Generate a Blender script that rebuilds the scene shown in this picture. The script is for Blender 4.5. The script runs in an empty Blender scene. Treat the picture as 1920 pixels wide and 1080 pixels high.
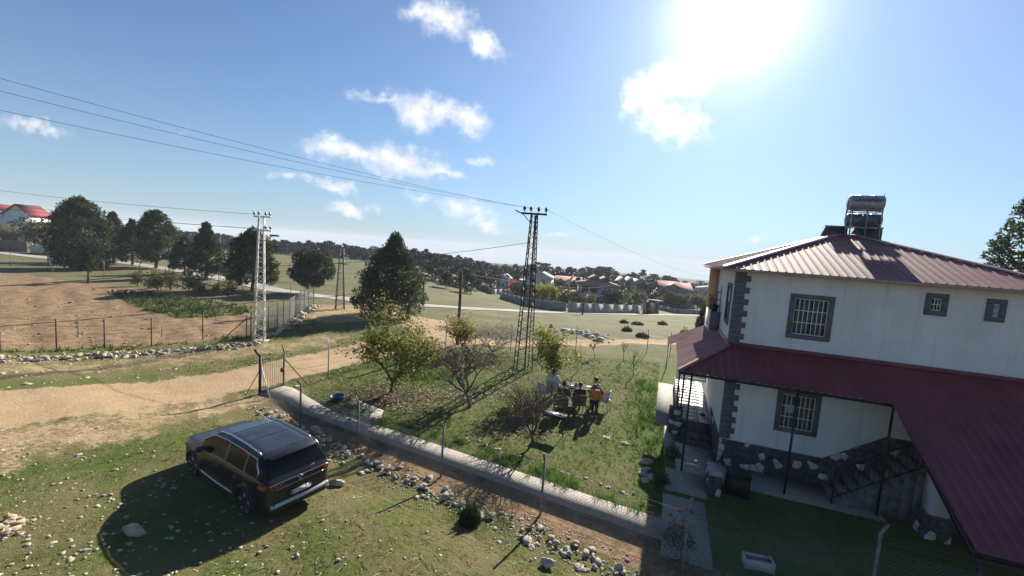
import bpy, bmesh, math, random
import numpy as np
from mathutils import Vector, Matrix

S = bpy.context.scene
COL = S.collection
rad = math.radians

# ------------------------------------------------------------------ camera
EYE = np.array([0.0, 0.0, 6.6])
PITCH, ROLL, FPX = rad(5.2), rad(4.15), 800.0          # a 15 mm lens on 36 mm, tipped slightly
_cp, _sp, _cr, _sr = math.cos(PITCH), math.sin(PITCH), math.cos(ROLL), math.sin(ROLL)
CM = np.array([[1, 0, 0], [0, -_sp, _cp], [0, -_cp, -_sp]]) @ np.array([[_cr, _sr, 0], [-_sr, _cr, 0], [0, 0, 1]])
cam = bpy.data.cameras.new('camera')
cam.lens = 36.0 * FPX / 1920.0
cam.sensor_width = 36.0
cam.clip_start, cam.clip_end = 0.1, 6000
camo = bpy.data.objects.new('camera', cam)
COL.objects.link(camo)
_r, _u, _f = CM @ [1, 0, 0], CM @ [0, -1, 0], CM @ [0, 0, 1]
camo.matrix_world = Matrix(((_r[0], _u[0], -_f[0], EYE[0]), (_r[1], _u[1], -_f[1], EYE[1]), (_r[2], _u[2], -_f[2], EYE[2]), (0, 0, 0, 1)))
S.camera = camo

# ------------------------------------------------------------------ sky, sun, exposure
SUN_AZ, SUN_EL = rad(24.5), rad(27.3)
SUND = np.array([math.sin(SUN_AZ) * math.cos(SUN_EL), math.cos(SUN_AZ) * math.cos(SUN_EL), math.sin(SUN_EL)])
SKY_STRENGTH, SUN_STRENGTH, EXPOSURE = 0.05, 5.0, 1.25
S.view_settings.view_transform = 'Standard'
S.view_settings.look = 'None'
S.view_settings.exposure = EXPOSURE
S.view_settings.gamma = 1.0
S.view_settings.use_curve_mapping = False
S.render.engine = 'CYCLES'
S.cycles.max_bounces = 6
S.cycles.diffuse_bounces = 3
S.cycles.transparent_max_bounces = 8
S.cycles.use_denoising = True

sun = bpy.data.lights.new('sun', 'SUN')
sun.energy = SUN_STRENGTH
sun.angle = rad(0.53)
sun.color = (1.0, 0.93, 0.82)
suno = bpy.data.objects.new('sun', sun)
COL.objects.link(suno)
suno.rotation_euler = Vector(-SUND).to_track_quat('-Z', 'Y').to_euler()


class NT:
    """short hand for building node trees"""
    def __init__(s, tree):
        s.t = tree; s.n = tree.nodes; s.l = tree.links

    def node(s, typ, **kw):
        n = s.n.new(typ)
        for k, v in kw.items():
            setattr(n, k, v)
        return n

    def put(s, sock, v):
        if isinstance(v, bpy.types.NodeSocket):
            s.l.new(v, sock)
        else:
            sock.default_value = v

    def math(s, op, a, b=0.0, c=None, clamp=False):
        n = s.node('ShaderNodeMath', operation=op, use_clamp=clamp)
        s.put(n.inputs[0], a); s.put(n.inputs[1], b)
        if c is not None:
            s.put(n.inputs[2], c)
        return n.outputs[0]

    def dot(s, a, v):
        n = s.node('ShaderNodeVectorMath', operation='DOT_PRODUCT')
        s.put(n.inputs[0], a); s.put(n.inputs[1], tuple(float(q) for q in v))
        return n.outputs['Value']

    def noise(s, vec, scale, detail=4.0, rough=0.55):
        n = s.node('ShaderNodeTexNoise')
        if vec is not None:
            s.l.new(vec, n.inputs['Vector'])
        n.inputs['Scale'].default_value = scale
        n.inputs['Detail'].default_value = detail
        n.inputs['Roughness'].default_value = rough
        return n.outputs[0]

    def ramp(s, v, a, b, lo=0.0, hi=1.0):
        n = s.node('ShaderNodeMapRange', interpolation_type='SMOOTHSTEP')
        s.put(n.inputs[0], v)
        for k, q in zip((1, 2, 3, 4), (a, b, lo, hi)):
            s.put(n.inputs[k], q)
        return n.outputs[0]

    def mix(s, fac, a, b, blend='MIX'):
        n = s.node('ShaderNodeMix', data_type='RGBA', blend_type=blend)
        s.put(n.inputs[0], fac)
        for k, q in ((6, a), (7, b)):
            s.put(n.inputs[k], q if isinstance(q, bpy.types.NodeSocket) else (*q[:3], 1.0))
        return n.outputs[2]


W = bpy.data.worlds.new('World')
S.world = W
W.use_nodes = True
W.cycles.sampling_method = 'MANUAL'
W.cycles.sample_map_resolution = 512
wt = NT(W.node_tree)
wt.n.clear()
sky = wt.node('ShaderNodeTexSky', sky_type='NISHITA')
sky.sun_disc = False
sky.sun_elevation = SUN_EL
sky.sun_rotation = SUN_AZ
sky.altitude = 1200
sky.air_density = 1.0
sky.dust_density = 0.25
sky.ozone_density = 2.2
geo = wt.node('ShaderNodeTexCoord').outputs['Generated']


def pray(px, py):
    d = CM @ np.array([px - 960.0, py - 540.0, FPX])
    return d / np.linalg.norm(d)


# clouds: soft-edged ellipses of direction, broken up by noise; (x, y, half width, half height, tilt deg, density)
CLOUDS = [
    (835, 40, 80, 42, 20, 1.0), (905, 82, 62, 26, 25, 1.0), (780, 22, 50, 26, 5, .8),
    (790, 210, 78, 40, 12, 1.0), (870, 225, 62, 38, 14, 1.0), (705, 184, 60, 12, 10, .7),
    (650, 282, 92, 27, 10, 1.0), (745, 304, 118, 33, 11, 1.0), (830, 322, 62, 14, 8, .8),
    (545, 331, 72, 11, 6, .55), (620, 347, 56, 15, 16, .8), (660, 390, 40, 14, 8, .8), (708, 391, 26, 10, 8, .5),
    (900, 300, 30, 10, 14, .6), (880, 400, 72, 24, 10, .7), (910, 422, 66, 17, 8, .65), (775, 370, 46, 12, 8, .4),
    (60, 236, 78, 17, 13, .75), (1250, 222, 82, 52, 25, 1.2), (1215, 180, 48, 48, 0, 1.0), (1265, 150, 80, 50, 0, 1.0),
    (1420, 443, 28, 9, 2, .75), (335, 246, 22, 9, -30, .3), (1040, 438, 90, 5, 8, .4), (900, 478, 170, 12, 3, .4), (640, 470, 60, 8, 3, .3), (1080, 482, 120, 12, 3, .35),
]
# direction projected on the plane y = 1 (the clouds all stand ahead), warped a little so that the outlines billow
sp3 = wt.node('ShaderNodeSeparateXYZ'); wt.l.new(geo, sp3.inputs[0])
dy = wt.math('MAXIMUM', sp3.outputs[1], .05)
flat = wt.node('ShaderNodeCombineXYZ')
wt.l.new(wt.math('DIVIDE', sp3.outputs[0], dy), flat.inputs[0]); wt.l.new(wt.math('DIVIDE', sp3.outputs[2], dy), flat.inputs[1])
warp = wt.node('ShaderNodeTexNoise', noise_dimensions='2D')
wt.l.new(flat.outputs[0], warp.inputs['Vector'])
warp.inputs['Scale'].default_value = 11.0
warp.inputs['Detail'].default_value = 5.0
warp.inputs['Roughness'].default_value = .6
wmad = wt.node('ShaderNodeVectorMath', operation='MULTIPLY_ADD')
wt.l.new(warp.outputs['Color'], wmad.inputs[0]); wmad.inputs[1].default_value = (.11, .075, 0); wt.l.new(flat.outputs[0], wmad.inputs[2])
woff = wt.node('ShaderNodeVectorMath', operation='SUBTRACT')
wt.l.new(wmad.outputs[0], woff.inputs[0]); woff.inputs[1].default_value = (.055, .0375, 0)
mask = None
for (cx, cy, hw, hh, tilt, dens) in CLOUDS:
    c = pray(cx, cy); c = c / c[1]
    ct, st = math.cos(rad(tilt)), math.sin(rad(tilt))
    a = pray(cx + ct * hw, cy + st * hw); a = a / a[1] - c
    b = pray(cx - st * hh, cy + ct * hh); b = b / b[1] - c
    mp = wt.node('ShaderNodeMapping', vector_type='TEXTURE')
    wt.l.new(woff.outputs[0], mp.inputs[0])
    mp.inputs['Location'].default_value = (float(c[0]), float(c[2]), 0)
    mp.inputs['Rotation'].default_value = (0, 0, math.atan2(a[2], a[0]))
    mp.inputs['Scale'].default_value = (float(np.hypot(a[0], a[2])), float(np.hypot(b[0], b[2])), 1)
    ln = wt.node('ShaderNodeVectorMath', operation='LENGTH'); wt.l.new(mp.outputs[0], ln.inputs[0])
    m = wt.math('MULTIPLY_ADD', ln.outputs['Value'], -1.0 * dens, 1.15 * dens)
    mask = m if mask is None else wt.math('SMOOTH_MAX', mask, m, .15)
fine = wt.node('ShaderNodeTexNoise', noise_dimensions='2D')
wt.l.new(flat.outputs[0], fine.inputs['Vector'])
fine.inputs['Scale'].default_value = 24.0; fine.inputs['Detail'].default_value = 6.0; fine.inputs['Roughness'].default_value = .6
fine = fine.outputs[0]
cl = wt.math('MULTIPLY_ADD', fine, 1.15, wt.math('SUBTRACT', mask, .575))
cl = wt.math('MULTIPLY', wt.ramp(cl, -.05, 1.15), .97)
cl = wt.math('MULTIPLY', cl, wt.ramp(mask, -.15, .3))
cl = wt.math('MULTIPLY', cl, wt.math('GREATER_THAN', sp3.outputs[1], .08))
# the bright aureole of hazy air round the sun
dsun = wt.math('MAXIMUM', wt.dot(geo, SUND), 0.0)
glow = wt.math('MULTIPLY_ADD', wt.math('POWER', dsun, 210.0), 9.0, wt.math('MULTIPLY_ADD', wt.math('POWER', dsun, 26.0), 1.8, wt.math('MULTIPLY', wt.math('POWER', dsun, 5.0), 1.5)))
gcol = wt.mix(1.0, (1.0, 0.97, 0.96), (1, 1, 1), 'MULTIPLY')
gl = wt.node('ShaderNodeVectorMath', operation='SCALE')
wt.l.new(gcol, gl.inputs[0]); wt.l.new(glow, gl.inputs['Scale'])
# pale haze low over the horizon
low = wt.math('MULTIPLY', wt.math('POWER', 2.718, wt.math('MULTIPLY', wt.math('ABSOLUTE', sp3.outputs[2]), -5.2)), .85)
deep = wt.mix(1.0, sky.outputs[0], (.62, .87, 1.07), 'MULTIPLY')
hazed = wt.mix(low, deep, (3.6, 4.6, 5.4))
sky_glow = wt.node('ShaderNodeVectorMath', operation='ADD')
wt.l.new(hazed, sky_glow.inputs[0]); wt.l.new(gl.outputs[0], sky_glow.inputs[1])
shade = wt.ramp(fine, 0.3, 0.75, 0.86, 1.05)
ccol = wt.node('ShaderNodeVectorMath', operation='SCALE')
ccol.inputs[0].default_value = (8.6, 8.8, 9.2)
wt.l.new(shade, ccol.inputs['Scale'])
cadd = wt.node('ShaderNodeVectorMath', operation='ADD')
wt.l.new(ccol.outputs[0], cadd.inputs[0]); wt.l.new(gl.outputs[0], cadd.inputs[1])
final = wt.mix(cl, sky_glow.outputs[0], cadd.outputs[0])
bg = wt.node('ShaderNodeBackground')
bg.inputs['Strength'].default_value = SKY_STRENGTH
wt.l.new(final, bg.inputs['Color'])
wo = wt.node('ShaderNodeOutputWorld')
wt.l.new(bg.outputs[0], wo.inputs[0])

# ------------------------------------------------------------------ terrain height
def sm(a, b, t):
    t = np.clip((np.asarray(t, float) - a) / (b - a), 0, 1)
    return t * t * (3 - 2 * t)


WA, WD = np.array([-6.55, 14.82]), np.array([0.894, -0.449])     # near edge of the garden path
WN = np.array([-0.449, -0.894])


def pdist(x, y):
    return (x - WA[0]) * WN[0] + (y - WA[1]) * WN[1]


def hz(x, y):
    x = np.asarray(x, float); y = np.asarray(y, float)
    t = np.maximum(0, y - 32.0)
    t = t * t / (t + 12.0)
    drop = 0.095 * np.minimum(t, 52) + 0.028 * np.clip(t - 52, 0, 200)
    z = -sm(-34, 8, x) * drop
    z = z - (1 - sm(-34, 8, x)) * 0.036 * np.clip(y - 125, 0, 260)
    d = pdist(x, y)
    z = z - 0.13 * sm(-0.42, -0.15, d) * sm(-10.3, -8.6, x) * (1 - sm(1.3, 3.2, d) * (1 - sm(3.0, 5.5, x))) * (1 - sm(16, 24, x))
    z = z + 0.32 * sm(1.3, 4.6, d) * (1 - sm(2.0, 5.0, x))
    z = z + 0.30 * sm(4.8, 9.5, d) * (1 - sm(-1.0, 3.0, x))
    near = 1 - sm(40, 70, y)
    z = z + near * (0.05 * np.sin(x * .9 + y * .37) * np.sin(y * .71 - x * .23)) * sm(0.5, 3, np.abs(d)) * (1 - sm(-3, 3, x) * (1 - sm(24, 30, y)))
    z = z + (1 - near) * 0.35 * np.sin(x * .045 + 1.0) * np.sin(y * .05) * sm(70, 110, y)
    z = z - 0.035 * np.clip(np.hypot(x, y) - 420, 0, 4000)
    return z


def g(px, py):
    """the ground point seen at a place in the photograph (1920 x 1080)"""
    d = CM @ np.array([px - 960.0, py - 540.0, FPX])
    t = np.linspace(0, 1, 4000) ** 2.2 * 320.0 / FPX + 2.0 / FPX
    P = EYE[None, :] + d[None, :] * t[:, None]
    under = P[:, 2] < hz(P[:, 0], P[:, 1])
    i = int(np.argmax(under)) if under.any() else len(t) - 1
    p = P[i]
    return np.array([p[0], p[1], float(hz(p[0], p[1]))])


def at(px, py, Y):
    d = CM @ np.array([px - 960.0, py - 540.0, FPX])
    return EYE + d * (Y / d[1])


# ------------------------------------------------------------------ mesh helpers
class MB:
    def __init__(s):
        s.v = []; s.f = []; s.n = 0; s.t = []

    def add(s, verts, faces, tint=None):
        verts = np.asarray(verts, float).reshape(-1, 3)
        s.v.append(verts)
        off = s.n
        if isinstance(faces, np.ndarray):
            s.f.append(faces + off)
        else:
            by = {}
            for f in faces:
                by.setdefault(len(f), []).append(f)
            for k, fl in by.items():
                s.f.append(np.asarray(fl, dtype=np.int64) + off)
        s.n += len(verts)
        s.t.append(np.full(len(verts), 0.5) if tint is None else (np.full(len(verts), tint) if np.isscalar(tint) else np.asarray(tint, float)))
        return s

    def box(s, a, b, tint=None):
        (x0, y0, z0), (x1, y1, z1) = a, b
        v = [(x0, y0, z0), (x1, y0, z0), (x1, y1, z0), (x0, y1, z0), (x0, y0, z1), (x1, y0, z1), (x1, y1, z1), (x0, y1, z1)]
        return s.add(v, [(0, 3, 2, 1), (4, 5, 6, 7), (0, 1, 5, 4), (1, 2, 6, 5), (2, 3, 7, 6), (3, 0, 4, 7)], tint)

    def tube(s, pts, r, n=6, cap=True, tint=None):
        pts = np.asarray(pts, float)
        m = len(pts)
        r = np.full(m, r) if np.isscalar(r) else np.asarray(r, float)
        tan = np.gradient(pts, axis=0)
        tan /= np.linalg.norm(tan, axis=1)[:, None] + 1e-12
        ref = np.array([0, 0, 1.0]) if abs(tan[0][2]) < .9 else np.array([1.0, 0, 0])
        ang = np.linspace(0, 2 * math.pi, n, endpoint=False)
        V = np.zeros((m, n, 3))
        for i in range(m):
            a = np.cross(tan[i], ref)
            na = np.linalg.norm(a)
            if na < 1e-6:
                ref = np.array([0.3, 1.0, 0.2]); a = np.cross(tan[i], ref); na = np.linalg.norm(a)
            a /= na
            b = np.cross(a, tan[i])
            ref = b
            V[i] = pts[i] + r[i] * (np.cos(ang)[:, None] * a + np.sin(ang)[:, None] * b)
        i, j = np.meshgrid(np.arange(m - 1), np.arange(n), indexing='ij')
        j2 = (j + 1) % n
        F = np.stack([i * n + j, i * n + j2, (i + 1) * n + j2, (i + 1) * n + j], -1).reshape(-1, 4)
        off = s.n
        s.add(V.reshape(-1, 3), F, tint)
        if cap and n > 2:
            s.f.append(np.array([list(range(n))[::-1]]) + off)
            s.f.append(np.array([list(range((m - 1) * n, m * n))]) + off)
        return s

    def bar(s, p, q, r, n=4, tint=None):
        return s.tube([p, q], r, n, True, tint)

    def beam(s, p, q, w, h, up=(0, 0, 1)):
        """square bar of width w and height h from p to q"""
        p, q = np.asarray(p, float), np.asarray(q, float)
        t = (q - p) / np.linalg.norm(q - p)
        up = np.asarray(up, float)
        if abs(t @ up) > .95:
            up = np.array([1.0, 0, 0])
        a = np.cross(t, up); a /= np.linalg.norm(a)
        b = np.cross(a, t)
        v = []
        for e in (p, q):
            for sa, sb in ((-1, -1), (1, -1), (1, 1), (-1, 1)):
                v.append(e + a * sa * w / 2 + b * sb * h / 2)
        return s.add(v, [(0, 3, 2, 1), (4, 5, 6, 7), (0, 1, 5, 4), (1, 2, 6, 5), (2, 3, 7, 6), (3, 0, 4, 7)])

    def prism(s, poly, lo, hi, axis=2):
        """extrude a 2d polygon between lo and hi along an axis"""
        n = len(poly)
        v = []
        for h in (lo, hi):
            for (a, b) in poly:
                v.append({2: (a, b, h), 1: (a, h, b), 0: (h, a, b)}[axis])
        f = [tuple(range(n))[::-1], tuple(range(n, 2 * n))]
        f += [(i, (i + 1) % n, n + (i + 1) % n, n + i) for i in range(n)]
        return s.add(v, f)

    def lathe(s, prof, n=12, c=(0, 0, 0), axis=2):
        """prof: (radius, height) pairs"""
        ang = np.linspace(0, 2 * math.pi, n, endpoint=False)
        V = []
        for (r, h) in prof:
            for a in ang:
                p = (r * math.cos(a), r * math.sin(a), h)
                V.append({2: p, 0: (p[2], p[0], p[1]), 1: (p[1], p[2], p[0])}[axis])
        m = len(prof)
        F = [(i * n + j, i * n + (j + 1) % n, (i + 1) * n + (j + 1) % n, (i + 1) * n + j) for i in range(m - 1) for j in range(n)]
        F += [tuple(range(n))[::-1], tuple(range((m - 1) * n, m * n))]
        return s.add(np.asarray(V) + np.asarray(c, float), F)

    def mesh(s, name, mat, smooth=False):
        me = bpy.data.meshes.new(name)
        V = np.concatenate(s.v) if s.v else np.zeros((0, 3))
        tot = np.concatenate([np.full(len(f), f.shape[1]) for f in s.f])
        idx = np.concatenate([f.reshape(-1) for f in s.f]).astype(np.int32)
        me.vertices.add(len(V)); me.vertices.foreach_set('co', V.astype(np.float32).reshape(-1))
        me.loops.add(len(idx)); me.loops.foreach_set('vertex_index', idx)
        me.polygons.add(len(tot))
        st = np.zeros(len(tot), np.int32); st[1:] = np.cumsum(tot)[:-1]
        me.polygons.foreach_set('loop_start', st)
        me.polygons.foreach_set('loop_total', tot.astype(np.int32))
        if smooth:
            me.polygons.foreach_set('use_smooth', np.ones(len(tot), bool))
        me.update(calc_edges=True)
        at_ = me.attributes.new('tint', 'FLOAT', 'POINT')
        at_.data.foreach_set('value', np.concatenate(s.t).astype(np.float32))
        me.materials.append(mat)
        me.validate()
        return me

    def build(s, name, mat, parent=None, smooth=False, loc=None):
        return link(name, s.mesh(name, mat, smooth), parent, loc)


def link(name, me, parent=None, loc=None, rz=0.0):
    o = bpy.data.objects.new(name, me)
    COL.objects.link(o)
    if parent is not None:
        o.parent = parent
    if loc is not None:
        o.location = [float(q) for q in loc]
    if rz:
        o.rotation_euler[2] = rz
    return o


def tag(o, label, cat, group=None):
    o['label'] = label; o['category'] = cat
    if group:
        o['group'] = group
    return o


def thing(name, label, cat, loc=(0, 0, 0), rz=0.0, group=None):
    return tag(link(name, None, None, loc, rz), label, cat, group)


def kids(o):
    return [c for c in COL.objects if c.parent == o]


def copy_tree(root, loc, rz=0.0, sc=1.0, label=None, children=None):
    r = root.copy(); COL.objects.link(r)
    r.location = [float(q) for q in loc]; r.rotation_euler = (0, 0, rz); r.scale = (sc, sc, sc) if np.isscalar(sc) else sc
    if label:
        r['label'] = label
    for ch in (children if children is not None else kids(root)):
        c = ch.copy(); COL.objects.link(c); c.parent = r
    return r


# ------------------------------------------------------------------ materials
MATS = {}


def mat(name, col, rough=.75, var=.18, scale=6.0, bump=0.0, bscale=40.0, metal=0.0, spec=.4, coat=0.0, col2=None, detail=5.0):
    if name in MATS:
        return MATS[name]
    m = bpy.data.materials.new(name); m.use_nodes = True
    t = NT(m.node_tree)
    b = t.n['Principled BSDF']
    co = t.node('ShaderNodeTexCoord').outputs['Object']
    n = t.noise(co, scale, detail, .6)
    c2 = col2 if col2 is not None else tuple(q * (1 - var * 1.6) for q in col)
    c1 = col if col2 is not None else tuple(min(1, q * (1 + var)) for q in col)
    t.l.new(t.mix(t.ramp(n, .3, .7), c2, c1), b.inputs['Base Color'])
    b.inputs['Roughness'].default_value = rough
    b.inputs['Metallic'].default_value = metal
    b.inputs['Specular IOR Level'].default_value = spec
    b.inputs['Coat Weight'].default_value = coat
    if bump:
        bp = t.node('ShaderNodeBump')
        bp.inputs['Strength'].default_value = bump
        bp.inputs['Distance'].default_value = 0.02
        t.l.new(t.noise(co, bscale, 4.0), bp.inputs['Height'])
        t.l.new(bp.outputs[0], b.inputs['Normal'])
    MATS[name] = m
    return m


def foliage(name, a, b_, c_=None, trans=.35, rough=.6):
    m = bpy.data.materials.new(name); m.use_nodes = True
    t = NT(m.node_tree)
    t.n.remove(t.n['Principled BSDF'])
    out = t.n['Material Output']
    at_ = t.node('ShaderNodeAttribute', attribute_name='tint').outputs['Fac']
    col = t.mix(t.ramp(at_, 0.0, 0.6), a, b_)
    if c_ is not None:
        col = t.mix(t.ramp(at_, 0.6, 1.0), col, c_)
    rnd = t.node('ShaderNodeObjectInfo').outputs['Random']
    hs = t.node('ShaderNodeHueSaturation')
    t.l.new(col, hs.inputs['Color'])
    t.l.new(t.ramp(rnd, 0, 1, .85, 1.15), hs.inputs['Value'])
    p = t.node('ShaderNodeBsdfPrincipled')
    t.l.new(hs.outputs[0], p.inputs['Base Color'])
    p.inputs['Roughness'].default_value = rough
    p.inputs['Specular IOR Level'].default_value = .25
    tr = t.node('ShaderNodeBsdfTranslucent')
    t.l.new(hs.outputs[0], tr.inputs['Color'])
    mx = t.node('ShaderNodeMixShader'); mx.inputs[0].default_value = trans
    t.l.new(p.outputs[0], mx.inputs[1]); t.l.new(tr.outputs[0], mx.inputs[2])
    t.l.new(mx.outputs[0], out.inputs[0])
    MATS[name] = m
    return m


def glass(name, col=(.02, .022, .025), rough=.06):
    m = mat(name, col, rough, .1, 2.0, spec=.7)
    return m


rng = np.random.default_rng(7)

# ================================================================== THE GROUND
def seg_dist(x, y, pts):
    """distance to a polyline minus its half width (points are x, y, half width)"""
    best = np.full(np.shape(x), 1e9)
    for (a, b) in zip(pts[:-1], pts[1:]):
        ax, ay, aw = a; bx, by, bw = b
        dx, dy = bx - ax, by - ay
        t = np.clip(((x - ax) * dx + (y - ay) * dy) / (dx * dx + dy * dy), 0, 1)
        best = np.minimum(best, np.hypot(x - ax - t * dx, y - ay - t * dy) - (aw + t * (bw - aw)))
    return best


def in_poly(x, y, poly, soft):
    """soft mask of a polygon: signed distance through its edges"""
    n = len(poly)
    inside = np.zeros(np.shape(x), bool)
    dist = np.full(np.shape(x), 1e9)
    for i in range(n):
        ax, ay = poly[i][:2]; bx, by = poly[(i + 1) % n][:2]
        cond = ((ay > y) != (by > y)) & (x < (bx - ax) * (y - ay) / (by - ay + 1e-12) + ax)
        inside ^= cond
        dx, dy = bx - ax, by - ay
        t = np.clip(((x - ax) * dx + (y - ay) * dy) / (dx * dx + dy * dy + 1e-9), 0, 1)
        dist = np.minimum(dist, np.hypot(x - ax - t * dx, y - ay - t * dy))
    sd = np.where(inside, dist, -dist)
    return sm(-soft, soft, sd)


def wob(x, y, k=1.0):
    return (np.sin(x * 1.7 * k + 1.3) * np.sin(y * 1.9 * k + .4) + .6 * np.sin(x * 4.1 * k - y * 2.3 * k) + .4 * np.sin(x * 7.9 * k + y * 6.1 * k)) * .5


TRACKS = [
    [(-38, -13, 3.4), (-24, 3, 2.7), (-16.2, 12.9, 2.1), (-11.5, 18.7, 1.5), (-9.3, 23.4, 1.5), (-7.2, 26.4, 1.8), (-4.6, 28.9, 1.9)],
    [(-4.6, 28.9, 2.0), (-4.9, 31.5, 2.4), (-7.2, 35.6, 1.9), (-10.5, 38.5, 1.2), (-14, 42, .9)],
    [(-4.6, 28.9, 1.2), (1.8, 30.2, .8), (13.5, 34.9, .9), (32, 41, .9), (60, 52, .9)],
]
FIELD = [g(*p) for p in ((-420, 500), (0, 508), (150, 530), (300, 545), (470, 585), (480, 622), (380, 640), (190, 650), (0, 655), (-420, 670))]
WEEDS = [g(*p) for p in ((195, 545), (300, 552), (375, 560), (472, 575), (476, 588), (330, 598), (270, 585), (235, 568))]
DEAD = [g(*p) for p in ((200, 497), (330, 508), (470, 545), (590, 563), (600, 575), (480, 585), (330, 550), (200, 530))]
SANDY = [g(*p) for p in ((600, 570), (680, 572), (720, 592), (700, 606), (600, 606), (560, 596))]
GREENS = [g(*p) for p in ((520, 615), (600, 590), (640, 610), (560, 650), (520, 640))]


def masks(x, y):
    road = np.minimum.reduce([seg_dist(x, y, t) for t in TRACKS])
    d = pdist(x, y)
    w = wob(x, y) * .35
    dirt = 1.25 * (1 - sm(-.5, .5, road + w))
    # trodden, stony ground between the track and the grass
    sh = seg_dist(x, y, [(-22, -2, 2.6), (-13.5, 10.2, 1.5), (-10.6, 15.0, .7), (-9.4, 17, .4)])
    dirt = np.maximum(dirt, .57 * (1 - sm(-.6, 1.2, sh + w * 2)))
    sh2 = seg_dist(x, y, [(-28, 10, 1.6), (-18.5, 18.5, 1.4), (-14, 23, 1.2), (-11.5, 27, 1)])
    dirt = np.maximum(dirt, .47 * (1 - sm(-.6, 1.5, sh2 + w * 2)))
    dirt = np.maximum(dirt, .6 * in_poly(x, y, SANDY, 1.5))
    ditch = (1 - sm(.3, .85, np.abs(d - .55) + w * .4)) * sm(-9.5, -8, x) * (1 - sm(5.5, 7.5, x))
    soil = .9 * ditch
    soil = np.maximum(soil, in_poly(x, y, FIELD, .6))
    weeds = in_poly(x, y, WEEDS, .5)
    soil = soil * (1 - weeds)
    # the house's front yard is bare earth and thin grass
    yard = sm(.4, 1.5, d) * sm(4.6, 5.6, x)
    soil = np.maximum(soil, yard * (.55 + .4 * wob(x * .8, y * .8)))
    lush = .45 + .35 * wob(x, y, .35)
    garden = (1 - sm(-.3, .2, d)) * sm(-9.5, -7.5, x) * (1 - sm(26, 29, y - .1 * x))
    lush = lush * (1 - garden) + garden * (.62 + .25 * wob(x, y, .6))
    band = garden * (1 - sm(.5, 1.7, -d))
    lush = np.maximum(lush, band * .95)
    # thick grass beside the house and below the walnut
    lush = np.maximum(lush, .95 * (1 - sm(.5, 1.3, seg_dist(x, y, [(4.9, 11.5, .2), (6.0, 17, .4), (8, 22, .4)]))))
    lush = np.maximum(lush, .9 * (1 - sm(.3, 1.6, np.hypot(x + 3.4, (y - 20.6)) - .6)))
    lush = np.maximum(lush, weeds)
    lush = np.maximum(lush, .8 * in_poly(x, y, GREENS, 1.2))
    dry = sm(24, 36, y + .15 * x) * (1 - garden)
    dry = np.maximum(dry, in_poly(x, y, DEAD, 2.0))
    lush = lush * (1 - .6 * in_poly(x, y, DEAD, 2.0))
    return road + w * .6, dirt, lush, soil, dry


def ground_material():
    m = bpy.data.materials.new('ground'); m.use_nodes = True
    t = NT(m.node_tree); b = t.n['Principled BSDF']
    pos = t.node('ShaderNodeNewGeometry').outputs['Position']
    at_ = t.node('ShaderNodeAttribute', attribute_name='mask')
    sep = t.node('ShaderNodeSeparateColor'); t.l.new(at_.outputs['Color'], sep.inputs[0])
    dirt, lush, soil, dry = sep.outputs[0], sep.outputs[1], sep.outputs[2], at_.outputs['Alpha']
    nl = t.noise(pos, .22, 5); nm = t.noise(pos, 1.6, 6, .65); nf = t.noise(pos, 9.0, 6, .7); nx = t.noise(pos, 45.0, 5, .7)
    # grass: straw to green
    gfac = t.math('ADD', lush, t.math('MULTIPLY', t.math('SUBTRACT', nm, .5), 1.5))
    gfac = t.math('ADD', gfac, t.math('MULTIPLY', t.math('SUBTRACT', nf, .5), 1.1))
    grass = t.mix(t.ramp(gfac, .15, .95), (.150, .128, .055), (.072, .108, .015))
    grass = t.mix(t.ramp(gfac, .8, 1.35), grass, (.080, .150, .020))
    meadow = t.mix(t.ramp(t.math('ADD', nl, t.math('MULTIPLY', t.math('SUBTRACT', nm, .5), .7)), .35, .65), (.175, .150, .082), (.098, .108, .046))
    grass = t.mix(t.math('MULTIPLY', dry, .85), grass, meadow)
    grass = t.mix(t.ramp(nx, .45, .75, 0, .55), grass, (.17, .15, .09))
    grass = t.mix(t.ramp(nx, .5, .28, 0, .6), grass, (.028, .032, .012))
    sand = t.mix(t.ramp(t.math('ADD', nl, t.math('MULTIPLY', t.math('SUBTRACT', nm, .5), .8)), .3, .7), (.345, .238, .132), (.405, .292, .172))
    sand = t.mix(t.ramp(nf, .45, .75, 0, .35), sand, (.47, .38, .27))
    sand = t.mix(t.ramp(nx, .5, .25, 0, .25), sand, (.22, .15, .09))
    earth = t.mix(t.ramp(t.math('ADD', nm, t.math('MULTIPLY', t.math('SUBTRACT', nf, .5), .9)), .3, .7), (.135, .088, .050), (.300, .203, .118))
    earth = t.mix(t.ramp(nx, .5, .75, 0, .4), earth, (.36, .26, .17))
    brk = t.math('ADD', t.math('MULTIPLY', t.math('SUBTRACT', nf, .5), 1.2), t.math('MULTIPLY', t.math('SUBTRACT', nm, .5), 1.0))
    # leaf litter and undergrowth of the far wood
    dist = t.node('ShaderNodeVectorMath', operation='LENGTH'); t.l.new(pos, dist.inputs[0])
    grass = t.mix(t.ramp(t.math('ADD', dist.outputs['Value'], t.math('MULTIPLY', nl, 60.0)), 165.0, 205.0), grass, (.030, .040, .020))
    c = t.mix(t.ramp(t.math('ADD', soil, brk), .3, .7), grass, earth)
    c = t.mix(t.ramp(t.math('ADD', dirt, brk), .3, .72), c, sand)
    t.l.new(c, b.inputs['Base Color'])
    b.inputs['Roughness'].default_value = .95
    b.inputs['Specular IOR Level'].default_value = .1
    bp = t.node('ShaderNodeBump'); bp.inputs['Strength'].default_value = .9; bp.inputs['Distance'].default_value = .05
    h = t.math('ADD', t.math('MULTIPLY', nf, 1.0), t.math('MULTIPLY', nx, .5))
    t.l.new(h, bp.inputs['Height']); t.l.new(bp.outputs[0], b.inputs['Normal'])
    return m


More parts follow.
